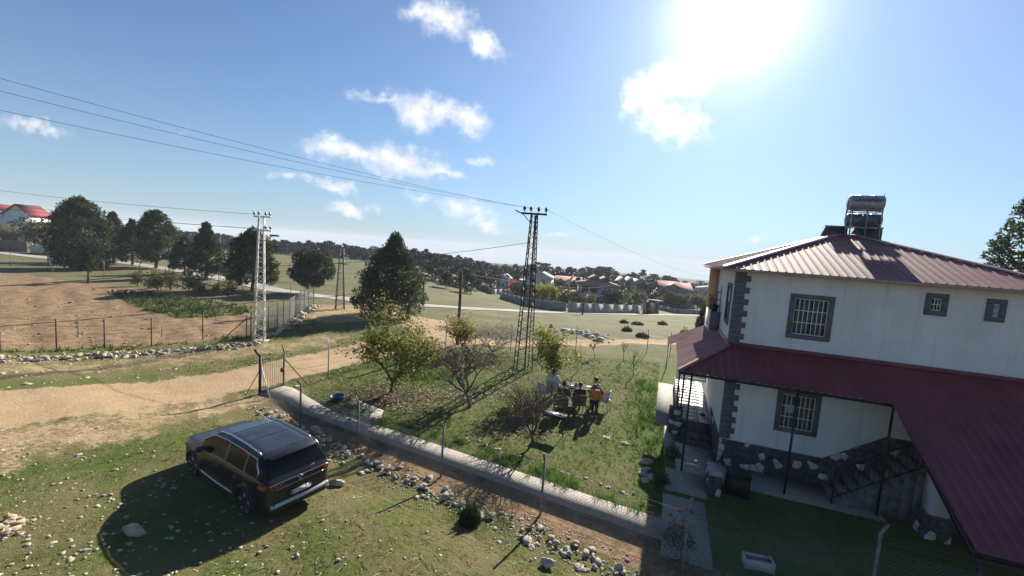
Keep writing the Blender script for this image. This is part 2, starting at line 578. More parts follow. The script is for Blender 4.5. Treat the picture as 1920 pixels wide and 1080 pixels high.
GROUND = ground_material()


def build_ground():
    a = np.concatenate([np.arange(-180, -80, 5.0), np.arange(-80, 80.01, .36), np.arange(84, 180, 5.0)])
    r = [0.6, 1.5, 2.6]
    while r[-1] < 900:
        r.append(r[-1] * 1.0115)
    r = np.array(r + [1300, 2000, 3500])
    A, Rr = np.meshgrid(np.radians(a), r, indexing='ij')
    x = (np.sin(A) * Rr).ravel(); y = (np.cos(A) * Rr).ravel()
    road, dirt, lush, soil, dry = masks(x, y)
    z = hz(x, y)
    # furrows of the worked field, small humps, worn wheel tracks
    fld = in_poly(x, y, FIELD, .8)
    z = z + fld * (.055 * (.4 + .6 * wob(x, y, .31)) * np.sin((x * .75 + y * .66) * 3.1 + np.sin(x * .6) * 1.6) + .07 * wob(x, y, 1.4))
    z = z + .018 * wob(x, y, 2.1) * (1 - sm(30, 60, y)) * sm(.6, 1.4, np.abs(pdist(x, y)))
    z = z - .05 * (1 - sm(-.9, .3, road))
    na, nr = len(a), len(r)
    i, j = np.meshgrid(np.arange(na), np.arange(nr - 1), indexing='ij')
    i2 = (i + 1) % na
    F = np.stack([i * nr + j, i * nr + j + 1, i2 * nr + j + 1, i2 * nr + j], -1).reshape(-1, 4)
    fr = road[F].mean(1) < .12
    V = np.stack([x, y, z], 1)
    M = np.stack([dirt, lush, soil, dry], 1)
    for name, sel in (('ground', ~fr), ('dirt_road', fr)):
        ff = F[sel]
        used, inv = np.unique(ff, return_inverse=True)
        mb = MB(); mb.add(V[used], inv.reshape(-1, 4)[:, ::-1])
        if name == 'ground':                      # close the small hole below the camera
            c = [k * nr for k in range(na)]
            mb.f.append(np.array([np.searchsorted(used, c)[::-1]]))
        me = mb.mesh(name, GROUND, True)
        ca = me.attributes.new('mask', 'FLOAT_COLOR', 'POINT')
        ca.data.foreach_set('color', M[used].astype(np.float32).reshape(-1))
        link(name, me)['kind'] = 'structure'


build_ground()

CONC = mat('concrete', (.36, .33, .29), .9, .16, 5, .5, 70)
PEBBLE = mat('washed_concrete', (.30, .272, .232), .9, .3, 26, .7, 60, detail=8)
GREYC = mat('road_gravel', (.33, .31, .28), .95, .12, .4, .3, 20)


def strip(name, pts, lift, m, thick=0.0):
    """a sheet following the terrain: pts are x, y, half width"""
    P = []
    for a, b in zip(pts[:-1], pts[1:]):
        n = max(2, int(np.hypot(b[0] - a[0], b[1] - a[1]) / 1.0))
        for k in range(n):
            P.append([a[q] + (b[q] - a[q]) * k / n for q in range(3)])
    P.append(list(pts[-1])); P = np.array(P)
    tx = np.gradient(P[:, :2], axis=0); tx /= np.linalg.norm(tx, axis=1)[:, None]
    nx = np.stack([-tx[:, 1], tx[:, 0]], 1)
    k = 5
    V = []
    for q in np.linspace(-1, 1, k):
        e = P[:, :2] + nx * (P[:, 2] * q)[:, None] * (1 + .06 * wob(P[:, 0] * 2, P[:, 1] * 2))[:, None]
        V.append(np.stack([e[:, 0], e[:, 1], hz(e[:, 0], e[:, 1]) + lift], 1))
    V = np.stack(V, 1); m_ = len(P)
    F = [(i * k + j, (i + 1) * k + j, (i + 1) * k + j + 1, i * k + j + 1) for i in range(m_ - 1) for j in range(k - 1)]
    o = MB().add(V.reshape(-1, 3), [f[::-1] for f in F]).build(name, m, smooth=True)
    o['kind'] = 'structure'
    return o


RP = [(-420, 465), (0, 474), (90, 484), (230, 492), (340, 508), (440, 527), (520, 545), (600, 556), (700, 566), (790, 573), (880, 579), (970, 583), (1080, 587), (1200, 590), (1310, 591), (1500, 598)]
strip('road', [(*g(*p)[:2], 1.35) for p in RP], .05, GREYC)

# the concrete garden path with its dropped near face, and the paths beside the house
def path(name, near, far, top, bot):
    near = [np.array(p) for p in near]; far = [np.array(p) for p in far]
    mb = MB(); n = len(near)
    V = [(*p, top) for p in near] + [(*p, top) for p in far] + [(*p, bot) for p in near] + [(*p, bot) for p in far]
    F = []
    for i in range(n - 1):
        F += [(i, i + 1, n + i + 1, n + i), (2 * n + i, 2 * n + i + 1, i + 1, i), (n + i, n + i + 1, 3 * n + i + 1, 3 * n + i)]
    F += [(0, n, 3 * n, 2 * n), (n - 1, 3 * n - 1, 4 * n - 1, 2 * n - 1)]
    o = mb.add(V, F).build(name, PEBBLE)
    o['kind'] = 'structure'
    return o


def along(k, off):
    return WA + WD * k - WN * off


path('path', [(-9.98, 16.84), (-9.3, 16.72), (-8.62, 16.40), along(-.9, 0), along(0, 0), along(3, .0), along(6, .0), along(9, .0), along(12.35, .0)],
     [(-9.55, 17.86), (-9.05, 17.72), (-8.25, 17.05), along(-.6, .78), along(.6, .68), along(3, .80), along(6, .80), along(9, .80), along(12.35, .82)], .05, -.2)
# its retaining face, in darker concrete with the shade painted in
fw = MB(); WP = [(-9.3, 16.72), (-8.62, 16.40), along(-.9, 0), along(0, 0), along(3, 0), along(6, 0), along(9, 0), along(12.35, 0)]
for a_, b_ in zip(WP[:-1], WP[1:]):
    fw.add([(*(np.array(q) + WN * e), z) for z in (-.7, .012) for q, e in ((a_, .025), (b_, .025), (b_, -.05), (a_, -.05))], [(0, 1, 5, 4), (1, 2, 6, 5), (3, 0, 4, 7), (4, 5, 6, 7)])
fw.build('path_wall', mat('shaded_concrete', (.115, .100, .082), .95, .3, 3, .6, 40))['kind'] = 'structure'
path('path_branch', [along(-.2, .8), along(2.0, .8)], [along(-.6, 2.1), along(1.2, 1.9)], .045, -.3)

# ================================================================== THE HOUSE (local x along the front, y into the depth)
HW, HD, HROT = 7.6, 7.0, rad(-20)
HC = np.array([7.17, 13.69, 0.0])
house = thing('house', 'white two storey house with maroon metal roofs and grey corner stones', 'house', HC, HROT)
PLASTER = mat('plaster', (.64, .63, .62), .9, .05, 1.1, .25, 160)
_t = NT(PLASTER.node_tree); _b = _t.n['Principled BSDF']
_src = _b.inputs['Base Color'].links[0].from_socket
_mp = _t.node('ShaderNodeMapping'); _t.l.new(_t.node('ShaderNodeTexCoord').outputs['Object'], _mp.inputs[0]); _mp.inputs['Scale'].default_value = (5.0, 5.0, .35)
_t.l.new(_t.mix(_t.ramp(_t.noise(_mp.outputs[0], 1.0, 6.0, .65), .5, .78, 0, .6), _src, (.40, .38, .35)), _b.inputs['Base Color'])      # rain streaks
GREYTRIM = mat('grey_trim', (.115, .120, .135), .85, .12, 9, .3, 90)
ROOFM = mat('maroon_metal', (.300, .150, .140), .62, .16, 1.4, 0, 40, metal=0.0, spec=.12, col2=(.235, .095, .095), detail=8)
PORCHM = mat('porch_metal', (.195, .044, .052), .5, .16, 1.2, 0, 40, spec=.35, col2=(.140, .026, .034), detail=8)
CAPM = mat('ridge_cap', (.38, .22, .20), .45, .1, 3)
IRON = mat('black_iron', (.012, .012, .013), .45, .2, 20, metal=.3)
WHITEIRON = mat('white_iron', (.72, .72, .70), .5, .06, 20)
PANE = glass('window_glass')
CURTAIN = mat('curtain', (.13, .115, .085), .9, .2, 14)
TILE = mat('tile', (.46, .42, .37), .5, .1, 3)
STONED = mat('dark_stone', (.070, .062, .068), .85, .35, 7, .5, 50)
STONEW = mat('pale_stone', (.50, .47, .43), .85, .15, 9, .4, 50)
MORTAR = mat('mortar', (.10, .095, .095), .95, .2, 14, .4, 80)
PEACH = mat('peach_paint', (.62, .34, .17), .9, .05, 4)
SOFFIT = mat('soffit_board', (.56, .44, .34), .85, .08, 3)


def hp(s, t, z):
    c, n = math.cos(HROT), math.sin(HROT)
    return np.array([HC[0] + c * s - n * t, HC[1] + n * s + c * t, z])


def wall_panel(mb, s0, s1, z0, z1, holes, t, depth, inward=1):
    """front wall sheet in the plane y=t with openings and their reveals"""
    xs = sorted({s0, s1, *[h[0] for h in holes], *[h[1] for h in holes]})
    zs = sorted({z0, z1, *[h[2] for h in holes], *[h[3] for h in holes]})
    for i in range(len(xs) - 1):
        for j in range(len(zs) - 1):
            cx, cz = (xs[i] + xs[i + 1]) / 2, (zs[j] + zs[j + 1]) / 2
            if any(h[0] < cx < h[1] and h[2] < cz < h[3] for h in holes):
                continue
            mb.add([(xs[i], t, zs[j]), (xs[i + 1], t, zs[j]), (xs[i + 1], t, zs[j + 1]), (xs[i], t, zs[j + 1])], [(0, 1, 2, 3)])
    for (a, b, c, d) in holes:
        e = t + depth
        mb.add([(a, t, c), (b, t, c), (b, t, d), (a, t, d), (a, e, c), (b, e, c), (b, e, d), (a, e, d)],
               [(0, 4, 5, 1), (1, 5, 6, 2), (2, 6, 7, 3), (3, 7, 4, 0)])


def window(s0, s1, z0, z1, nv, nh, paper=False):
    """grey surround with glass, white frame and a white iron grille; the outer size is given"""
    b = .135
    i0, i1, j0, j1 = s0 + b, s1 - b, z0 + b, z1 - b
    m = MB()
    for (a, c, d, e) in ((s0, s1, z0, j0), (s0, s1, j1, z1), (s0, i0, j0, j1), (i1, s1, j0, j1)):
        m.box((a, -.035, d), (c, .0, e))
    w = m.build('window', GREYTRIM, house)
    MB().box((i0, .13, j0), (i1, .14, j1)).build('pane', PANE, w)
    f = MB(); fw = .045
    for (a, c, d, e) in ((i0, i1, j0, j0 + fw), (i0, i1, j1 - fw, j1), (i0, i0 + fw, j0 + fw, j1 - fw), (i1 - fw, i1, j0 + fw, j1 - fw)):
        f.box((a, .085, d), (c, .127, e))
    if i1 - i0 > .6:
        f.box(((i0 + i1) / 2 - .035, .085, j0 + fw), ((i0 + i1) / 2 + .035, .127, j1 - fw))
    f.build('window_frame', mat('dark_window_frame', (.10, .09, .085), .5, .1, 9), w)
    q = MB()
    for k in range(nv + 2):
        x = i0 + .012 + (i1 - i0 - .024) * k / (nv + 1)
        q.bar((x, .012, j0), (x, .012, j1), .0125, 5)
    for k in range(nh + 2):
        z = j0 + .012 + (j1 - j0 - .024) * k / (nh + 1)
        q.bar((i0, .0, z), (i1, .0, z), .014, 5)
    q.build('grille', WHITEIRON, w)
    c = MB(); n = 40
    if i1 - i0 > .6:                                # drawn curtain behind the glass, seen between the bars
        for (x0, x1) in ((i0 + .06, i0 + .40), (i1 - .36, i1 - .06)):
            X = np.linspace(x0, x1, n); Y = .100 + .012 * np.sin(np.arange(n) * 1.3)
            V = [(x, y, j0 + .06) for x, y in zip(X, Y)] + [(x, y, j1 - .06) for x, y in zip(X, Y)]
            c.add(V, [(k, k + 1, n + k + 1, n + k) for k in range(n - 1)])
        c.build('curtain', CURTAIN, w)
    if paper:
        MB().box((i0 + .12, .098, j0 + .46), (i0 + .40, .102, j0 + .72)).build('paper_notice', WHITEIRON, w)
    return (i0, i1, j0, j1)


hu = window(1.53, 2.68, 4.49, 5.87, 6, 2)
h1 = window(4.79, 5.29, 5.60, 6.22, 2, 1)
h2 = window(6.10, 6.51, 5.58, 6.20, 2, 1)
hl = window(1.53, 2.69, 1.50, 2.84, 6, 2, True)
m = MB()
wall_panel(m, 0, HW, 3.93, 6.50, [hu, h1, h2], 0, .16)
m.add([(0, 0, 3.93), (0, 2.6, 3.93), (0, 2.6, 6.5), (0, 0, 6.5)], [(0, 3, 2, 1)])
m.add([(0, HD, 3.93), (HW, HD, 3.93), (HW, HD, 6.5), (0, HD, 6.5)], [(0, 1, 2, 3)])
m.add([(HW, 0, 3.93), (HW, HD, 3.93), (HW, HD, 6.5), (HW, 0, 6.5)], [(0, 1, 2, 3)])
m.add([(0, 2.6, 3.93), (.0, HD, 3.93), (.0, HD, 6.5), (.0, 2.6, 6.5)], [(0, 3, 2, 1)])
m.build('upper_wall', PLASTER, house)
m = MB()
wall_panel(m, .06, HW, .0, 3.93, [hl], .0, .16)
m.add([(.06, 0, 0), (.06, HD, 0), (.06, HD, 3.93), (.06, 0, 3.93)], [(0, 3, 2, 1)])
m.add([(HW, 0, 0), (HW, HD, 0), (HW, HD, 3.93), (HW, 0, 3.93)], [(0, 1, 2, 3)])
m.add([(.06, HD, 0), (HW, HD, 0), (HW, HD, 3.93), (.06, HD, 3.93)], [(0, 1, 2, 3)])
m.build('lower_wall', PLASTER, house)

# corner stones, each its own block
def quoins(z0, z1, x0, sgn=1):
    k = 0; z = z0
    while z < z1 - .1:
        ln = (.40 if k % 2 else .27) + random.Random(k).uniform(-.015, .015)
        a, b = (x0 - .03, x0 + ln) if sgn > 0 else (x0 - ln, x0 + .03)
        MB().box((a, -.032, z + .003), (b, .24 if sgn > 0 else .1, min(z + .183, z1))).build('quoin', GREYTRIM, house)
        z += .186; k += 1


quoins(4.06, 6.40, 0)
quoins(.92, 3.2, .06)
quoins(4.25, 6.40, HW, -1)

# west side: a window edge, the balcony with its peach end wall
m = MB()
m.box((-.03, .75, 4.55), (0, 1.85, 4.68)).box((-.03, .75, 5.85), (0, 1.85, 5.98)).box((-.03, .75, 4.68), (0, .88, 5.85)).box((-.03, 1.72, 4.68), (0, 1.85, 5.85))
w = m.build('window', GREYTRIM, house)
MB().box((-.012, .88, 4.68), (-.004, 1.72, 5.85)).build('pane', PANE, w)
MB().box((-.36, 3.1, 3.88), (-.002, 5.3, 3.98)).build('balcony_floor', CONC, house)
MB().box((-.36, 3.1, 3.98), (-.002, 3.24, 4.72)).build('balcony_front', GREYTRIM, house)
MB().box((-.36, 3.24, 3.98), (-.26, 5.16, 4.72)).build('balcony_parapet', PLASTER, house)
MB().box((-.38, 5.16, 3.98), (-.002, 5.3, 6.5)).build('balcony_end_wall', PEACH, house)
m = MB()
for z in (4.95, 5.2):
    m.bar((-.31, 3.17, z), (-.05, 3.17, z), .016, 6); m.bar((-.31, 3.17, z), (-.31, 5.16, z), .016, 6)
for y in (3.17, 3.85, 4.5):
    m.bar((-.31, y, 4.72), (-.31, y, 5.3), .018, 6)
m.bar((-.06, 3.17, 4.72), (-.06, 3.17, 5.75), .016, 6); m.bar((-.19, 3.17, 4.72), (-.19, 3.17, 5.55), .014, 6); m.bar((-.19, 3.17, 5.5), (-.06, 3.17, 5.5), .014, 6)
m.build('balcony_railing', IRON, house)
MB().prism([(-.33, 4.72), (-.12, 4.72), (-.08, 4.98), (-.29, 5.04)], 3.3, 3.36, 1).build('satellite_panel', IRON, house)

# roofs of ribbed sheet
def sheet(P, a0, a1, lo, hi, pitch=.22, h=.019, n=(0, 0, 1)):
    """ribbed metal: P(a, r) gives the point r along the fall at a along the eave; lo(a), hi(a) bound r"""
    A, Hh = [], []
    a = a0
    while a < a1 - 1e-6:
        for da, dh in ((0, 0), (.145, 0), (.160, h), (.188, h), (.203, 0)):
            if a + da <= a1:
                A.append(a + da); Hh.append(dh)
        a += pitch
    A.append(a1); Hh.append(0)
    mb = MB(); V = []
    nn = np.asarray(n, float)
    for q, e in zip(A, Hh):
        l, t_ = lo(q), max(hi(q), lo(q) + .005)
        for r in (l, l + (t_ - l) * .34, l + (t_ - l) * .67, t_):
            V.append(np.asarray(P(q, r)) + nn * e)
    F = []
    for i in range(len(A) - 1):
        for k in range(3):
            F.append((i * 4 + k, (i + 1) * 4 + k, (i + 1) * 4 + k + 1, i * 4 + k + 1))
    return mb.add(V, F)


EZ, OV, RS = 6.50, .5, .362
HALF = HD / 2 + OV
full = HW + 2 * OV
roof = sheet(lambda a, r: (a - OV, -OV + r, EZ + r * RS), 0, full, lambda a: 0, lambda a: min(a, full - a, HALF)).build('roof', ROOFM, house)
sheet(lambda a, r: (a - OV, HD + OV - r, EZ + r * RS), 0, full, lambda a: 0, lambda a: min(a, full - a, HALF)).build('back_slope', ROOFM, roof)
dep = HD + 2 * OV
sheet(lambda a, r: (-OV + r, a - OV, EZ + r * RS), 0, dep, lambda a: 0, lambda a: min(a, dep - a, HALF)).build('west_slope', ROOFM, roof)
sheet(lambda a, r: (HW + OV - r, a - OV, EZ + r * RS), 0, dep, lambda a: 0, lambda a: min(a, dep - a, HALF)).build('east_slope', ROOFM, roof)
RA, RB = (HALF - OV, HD / 2, EZ + HALF * RS), (HW - HALF + OV, HD / 2, EZ + HALF * RS)


def cap(p, q, w=.24, lift=.045):
    p, q = np.array(p, float), np.array(q, float)
    d = (q - p) / np.linalg.norm(q - p)
    sde = np.cross(d, (0, 0, 1)); sde /= np.linalg.norm(sde)
    V = []
    for e in (p, q):
        for (a, b) in ((-w / 2, -.035), (-w / 2 + .01, -.02), (0, .03), (w / 2 - .01, -.02), (w / 2, -.035)):
            V.append(e + sde * a + np.array([0, 0, b + lift]))
    return MB().add(V, [(i, i + 1, 6 + i, 5 + i) for i in range(4)])


for p, q in (((-OV, -OV, EZ), RA), ((-OV, HD + OV, EZ), RA), ((HW + OV, -OV, EZ), RB), ((HW + OV, HD + OV, EZ), RB), (RA, RB)):
    cap(p, q).build('ridge_cap', CAPM, roof)
m = MB()
for (a, b) in (((-OV, -OV), (HW + OV, 0)), ((-OV, HD), (HW + OV, HD + OV)), ((-OV, 0), (0, HD)), ((HW, 0), (HW + OV, HD))):
    m.box((a[0] + .02, a[1] + .02, EZ - .05), (b[0] - .02, b[1] - .02, EZ - .03))
m.build('soffit', SOFFIT, house)
m = MB()
m.box((-OV, -OV, EZ - .09), (HW + OV, -OV + .02, EZ - .005)).box((-OV, -OV + .02, EZ - .09), (-OV + .02, HD + OV, EZ - .005)).box((HW + OV - .02, -OV + .02, EZ - .09), (HW + OV, HD + OV, EZ - .005))
m.build('fascia', CAPM, house)

PZ, PSL, PR, PX = 4.02, .5, 1.5, 5.0
pr = sheet(lambda a, r: (a, -r, PZ - PSL * r), -PR, HW + 4.4, lambda a: max(0.0, -a), lambda a: PR if a < 3.86 else PX).build('porch_roof', PORCHM, house)
sheet(lambda a, r: (-r, a, PZ - PSL * r), -PR, 5.3, lambda a: max(0.0, -a), lambda a: PR if a < 3.3 else PR + .32).build('west_porch_roof', ROOFM, pr)
cap((-PR, -PR, PZ - PSL * PR), (0, 0, PZ), .2).build('ridge_cap', ROOFM, pr)
ez = PZ - PSL * PR
MB().box((0, -.06, PZ - .02), (HW, -.004, PZ + .12)).build('flashing', PORCHM, pr)
MB().box((-.06, 0, PZ - .02), (-.004, 3.0, PZ + .10)).build('flashing', CAPM, pr)
m = MB()
m.box((-PR + .02, -PR + .02, ez - .09), (3.84, -PR + .07, ez - .02))
m.beam((3.88, -PR, ez - .06), (3.88, -PX + .03, PZ - PSL * PX - .06), .05, .09)
m.box((3.86, -PX + .02, PZ - PSL * PX - .1), (HW + 4.4, -PX + .07, PZ - PSL * PX - .03))
m.box((-PR + .02, -PR + .07, ez - .09), (-PR + .07, 5.3, ez - .02))
m.build('porch_beam', IRON, pr)
for (x, y, z0) in ((-1.08, -1.2, 0), (1.74, -1.2, 0), (3.95, -1.2, -.1), (4.1, -4.8, -.35), (-1.12, 2.05, .5), (-1.15, 5.0, .5)):
    r = -y if y < 0 else -x
    MB().bar((x, y, z0), (x, y, PZ - PSL * r - .05), .032, 8).build('post', IRON, house)

# stone plinth: irregular slabs in mortar, each a piece of its own
def clip(poly, p, n):
    out = []
    for i in range(len(poly)):
        a, b = poly[i], poly[(i + 1) % len(poly)]
        da, db = (a - p) @ n, (b - p) @ n
        if da <= 0:
            out.append(a)
        if (da < 0 < db) or (db < 0 < da):
            out.append(a + (b - a) * da / (da - db))
    return out


def plinth_top(s):
    return float(np.interp(s, [0, 2.92, 4.4, HW], [.89, .89, 1.90, 1.92]))


def stones(parent, x0, x1, top, cell, place, white=.14, seed=3, zlo=0.0, skip=None):
    rr = random.Random(seed)
    pts = []
    nx, nz = int((x1 - x0) / cell) + 1, int(max(top(x0), top(x1)) / cell) + 1
    for i in range(-1, nx + 1):
        for j in range(-1, nz + 1):
            pts.append(np.array([x0 + (i + .5 + rr.uniform(-.38, .38)) * cell, zlo + (j + .5 + rr.uniform(-.38, .38)) * cell]))
    for p in pts:
        tp = top(min(max(p[0], x0), x1))
        poly = [np.array(q) for q in ((x0, zlo), (x1, zlo), (x1, max(top(x1), tp) + .0), (x0, max(top(x0), tp)))]
        for q in pts:
            if q is p or np.linalg.norm(q - p) > cell * 3:
                continue
            n = q - p; ln = np.linalg.norm(n); n = n / ln
            poly = clip(poly, p + n * (ln / 2 - .009), n)
            if len(poly) < 3:
                break
        if len(poly) < 3:
            continue
        # trim to the sloping top
        e = .02; sl = (top(p[0] + e) - top(p[0] - e)) / (2 * e)
        n = np.array([-sl, 1.0]); n /= np.linalg.norm(n)
        poly = clip(poly, np.array([p[0], top(p[0]) - .004]), n)
        if len(poly) < 3:
            continue
        c = sum(poly) / len(poly)
        if max(np.linalg.norm(q - c) for q in poly) < .035:
            continue
        d = rr.uniform(.018, .034)
        outer = [place(*q, 0.0) for q in poly]
        inner = [place(*(c + (q - c) * .90), d) for q in poly]
        k = len(poly)
        mb = MB().add(outer + inner, [tuple(range(k, 2 * k))] + [(i, (i + 1) % k, k + (i + 1) % k, k + i) for i in range(k)])
        mb.build('stone', STONEW if rr.random() < white else STONED, parent)


m = MB()
P_ = [(0, 0), (HW, 0), (HW, 1.92), (4.4, 1.90), (2.92, .89), (0, .89)]
m.prism([(a + (.03 if a == 0 else 0), b) for a, b in P_], -.028, -.003, 1)
m.box((.03, -.003, 0), (.056, 3.2, .89))
pl = m.build('stone_plinth', MORTAR, house)
stones(pl, .04, 5.3, plinth_top, .235, lambda a, b, d: (a, -.029 - d, b), .15, 5)
stones(pl, .0, 2.7, lambda q: .89, .26, lambda a, b, d: (.029 - d, a, b), .12, 8)

# paved apron, west terrace with its steps, pier and iron railing
m = MB()
for k in range(14):
    m.box((-1.3 + .002 * k, 5.52, 1.22 + k * .135), (-.0, 5.54, 1.22 + k * .135 + .128))
m.box((-1.32, 5.50, 3.1), (.0, 5.58, 3.18))
m.build('porch_sun_blocker', WHITEIRON, house)  # added slats, invented to keep the sun off the porch and path
MB().prism([(-1.81, 3.105), (-.01, 4.005), (-.01, 3.10), (-1.81, 2.98)], 5.22, 5.25, 1).build('porch_gap_blocker', PORCHM, house)  # added panel, closes the gap where sun leaked in under the porch roof
MB().box((-.35, -1.42, -.5), (4.1, -.06, .035)).build('terrace', PEBBLE)
bpy.context.view_layer.update()
def hset(o):
    o.location = [float(q) for q in HC]; o.rotation_euler = (0, 0, HROT)
    return o


for o in list(COL.objects):
    if o.name.startswith('terrace'):
        hset(o)['kind'] = 'structure'
o = hset(MB().box((-2.0, 2.4, -.4), (-1.24, 8.6, .05)).box((-1.62, -.2, -.4), (-1.24, 2.4, .046)).build('path', PEBBLE)); o['kind'] = 'structure'
o = hset(MB().box((-1.24, -1.2, -.4), (-.02, 1.0, .042)).build('path', CONC)); o['kind'] = 'structure'
o = hset(MB().box((-1.55, -2.55, -.4), (-.42, -1.2, .038)).box((-1.6, -5.35, -.6), (-.52, -2.85, .036)).build('path', PEBBLE)); o['kind'] = 'structure'
o = hset(MB().box((-1.58, -2.85, -.4), (-.5, -2.55, -.02)).build('path_drain', STONED)); o['kind'] = 'structure'
m = MB()
for k in range(3):
    m.box((-1.02, 1.0 + k * .42, -.1), (.05, 1.0 + (k + 1) * .42, .15 * (k + 1)))
m.build('entrance_steps', STONED, house)
po = MB().box((-1.22, 2.26, -.1), (.05, 8.6, .487)).build('porch_floor', MORTAR, house)
n = 0
for i in range(3):
    for j in range(14):
        MB().box((-1.215 + i * .42, 2.27 + j * .45, .486), (-1.215 + i * .42 + .416, 2.27 + j * .45 + .446, .492)).build('tile', TILE, po)
pier = MB().box((-1.5, 1.75, 0), (-1.04, 2.24, .98)).build('stone_pier', MORTAR, house)
stones(pier, -1.5, -1.04, lambda q: .98, .2, lambda a, b, d: (a, 1.749 - d, b), .3, 12)
stones(pier, 1.75, 2.24, lambda q: .98, .2, lambda a, b, d: (-1.501 - d, a, b), .2, 13)
m = MB()
for k in range(2):
    y0, y1 = (2.24, 3.55) if k == 0 else (3.6, 4.95)
    for z in (1.0, 1.52):
        m.bar((-1.2, y0, z), (-1.2, y1, z), .014, 6)
    for i in range(7):
        y = y0 + .1 + i * (y1 - y0 - .2) / 6
        pts = [(-1.2 + .05 * math.sin(q * 2 * math.pi + i) * math.sin(q * math.pi), y + .05 * math.sin(q * 2 * math.pi), .5 + 1.02 * q) for q in np.linspace(0, 1, 14)]
        m.tube(pts, .008, 5)
for i in range(5):
    x = -1.42 + i * .09
    pts = [(x + .035 * math.sin(q * 2 * math.pi), 2.0, .98 + .78 * q) for q in np.linspace(0, 1, 12)]
    m.tube(pts, .009, 5)
for z in (1.0, 1.74):
    m.bar((-1.48, 2.0, z), (-1.06, 2.0, z), .014, 6)
m.build('porch_railing', IRON, house)

# front stair, its railing, the white column on a stone base
m = MB()
for k in range(9):
    m.box((2.98 + k * .25, -1.08, -.1), (2.98 + (k + 1) * .25 + (2.4 if k == 8 else 0), -.036, .19 * (k + 1)))
m.build('stair', mat('stair_concrete', (.16, .15, .14), .9, .2, 5, .4, 60), house)
m = MB()
x0, x1, e0, e1 = 2.92, 5.1, .10, 1.70
for off in (.12, .92):
    m.bar((x0, -1.12, e0 + off), (x1, -1.12, e1 + off), .018, 6)
    m.bar((x1, -1.12, e1 + off), (7.4, -1.12, e1 + off), .018, 6)
for k in range(21):
    q = k / 20
    m.bar((x0 + (x1 - x0) * q, -1.12, e0 + .12 + (e1 - e0) * q), (x0 + (x1 - x0) * q, -1.12, e0 + .92 + (e1 - e0) * q), .008, 5)
m.bar((x0, -1.12, -.05), (x0, -1.12, 1.05), .024, 8); m.bar((x1, -1.12, -.05), (x1, -1.12, 2.66), .024, 8)
m.build('stair_railing', IRON, house)
CX, CY = 4.98, -1.55
ct = PZ - PSL * (-CY + .22)
MB().box((CX - .2, CY - .2, .62), (CX + .2, CY + .2, ct)).build('column', PLASTER, house)
cb = MB().box((CX - .26, CY - .26, -.5), (CX + .26, CY + .26, .62)).build('column_base', MORTAR, house)
stones(cb, CX - .26, CX + .26, lambda q: .62, .22, lambda a, b, d: (a, CY - .261 - d, b), .2, 21, -.4)
stones(cb, CY - .26, CY + .26, lambda q: .62, .22, lambda a, b, d: (CX - .261 - d, a, b), .2, 22, -.4)
o = hset(MB().prism([(3.6, -1.45), (4.2, -1.45), (4.6, -1.1), (HW + 4, -1.1), (HW + 4, -9), (4.6, -9), (4.1, -3.4)], -.7, -.30).build('driveway', CONC)); o['kind'] = 'structure'

# solar water heater on the ridge
TANK = mat('galvanised_tank', (.30, .31, .34), .5, .15, 5, metal=.35)
TANKD = mat('dark_tank', (.10, .11, .13), .4, .15, 5, metal=.4)
STEEL = mat('steel', (.33, .33, .34), .5, .2, 10, metal=.6)
BLACKP = mat('collector_back', (.035, .037, .042), .5, .15, 6)
SZ = EZ + HALF * RS
sol = thing('solar_water_heater', 'solar water heater with two stacked tanks and dark collectors on roof ridge', 'water heater', hp(4.18, HD / 2 - .15, SZ), HROT)


def drum(x0, x1, y, z, r):
    e = .04
    return MB().lathe([(r * .55, x0 - .03), (r * .93, x0), (r, x0 + e), (r, x0 + .28), (r + .012, x0 + .285), (r + .012, x0 + .305), (r, x0 + .31), (r, x1 - .31), (r + .012, x1 - .305), (r + .012, x1 - .285), (r, x1 - .28), (r, x1 - e), (r * .93, x1), (r * .55, x1 + .03)], 28, (0, y, z), 0)


drum(-.46, .52, 0, 1.17, .27).build('upper_tank', TANK, sol, True)
drum(-.46, .52, 0, .56, .235).build('lower_tank', TANKD, sol, True)
m = MB()
for x in (-.4, .46):
    for y in (-.25, .25):
        m.beam((x, y, -.25), (x, y, 1.3 if y > 0 else 1.0), .035, .035)
    for z in (.30, .86):
        m.beam((x, -.25, z), (x, .25, z), .03, .03)
for z in (.30, .86):
    for y in (-.25, .25):
        m.beam((-.4, y, z), (.46, y, z), .03, .03)
m.beam((.03, -.29, .0), (.03, -.29, 1.0), .06, .02)
m.beam((-.4, -.25, .30), (.03, -.25, .84), .02, .02); m.beam((.46, -.25, .30), (.03, -.25, .84), .02, .02)
m.build('stand', STEEL, sol)
m = MB()
m.tube([(.50, -.1, 1.5), (.50, -.12, .9), (.52, -.1, .2), (.55, -.05, -.2)], .016, 6)
m.tube([(-.5, -.05, 1.3), (-.52, -.05, .7), (-.45, .0, .3), (-.42, .1, -.1)], .018, 6)
m.build('pipe', STEEL, sol)
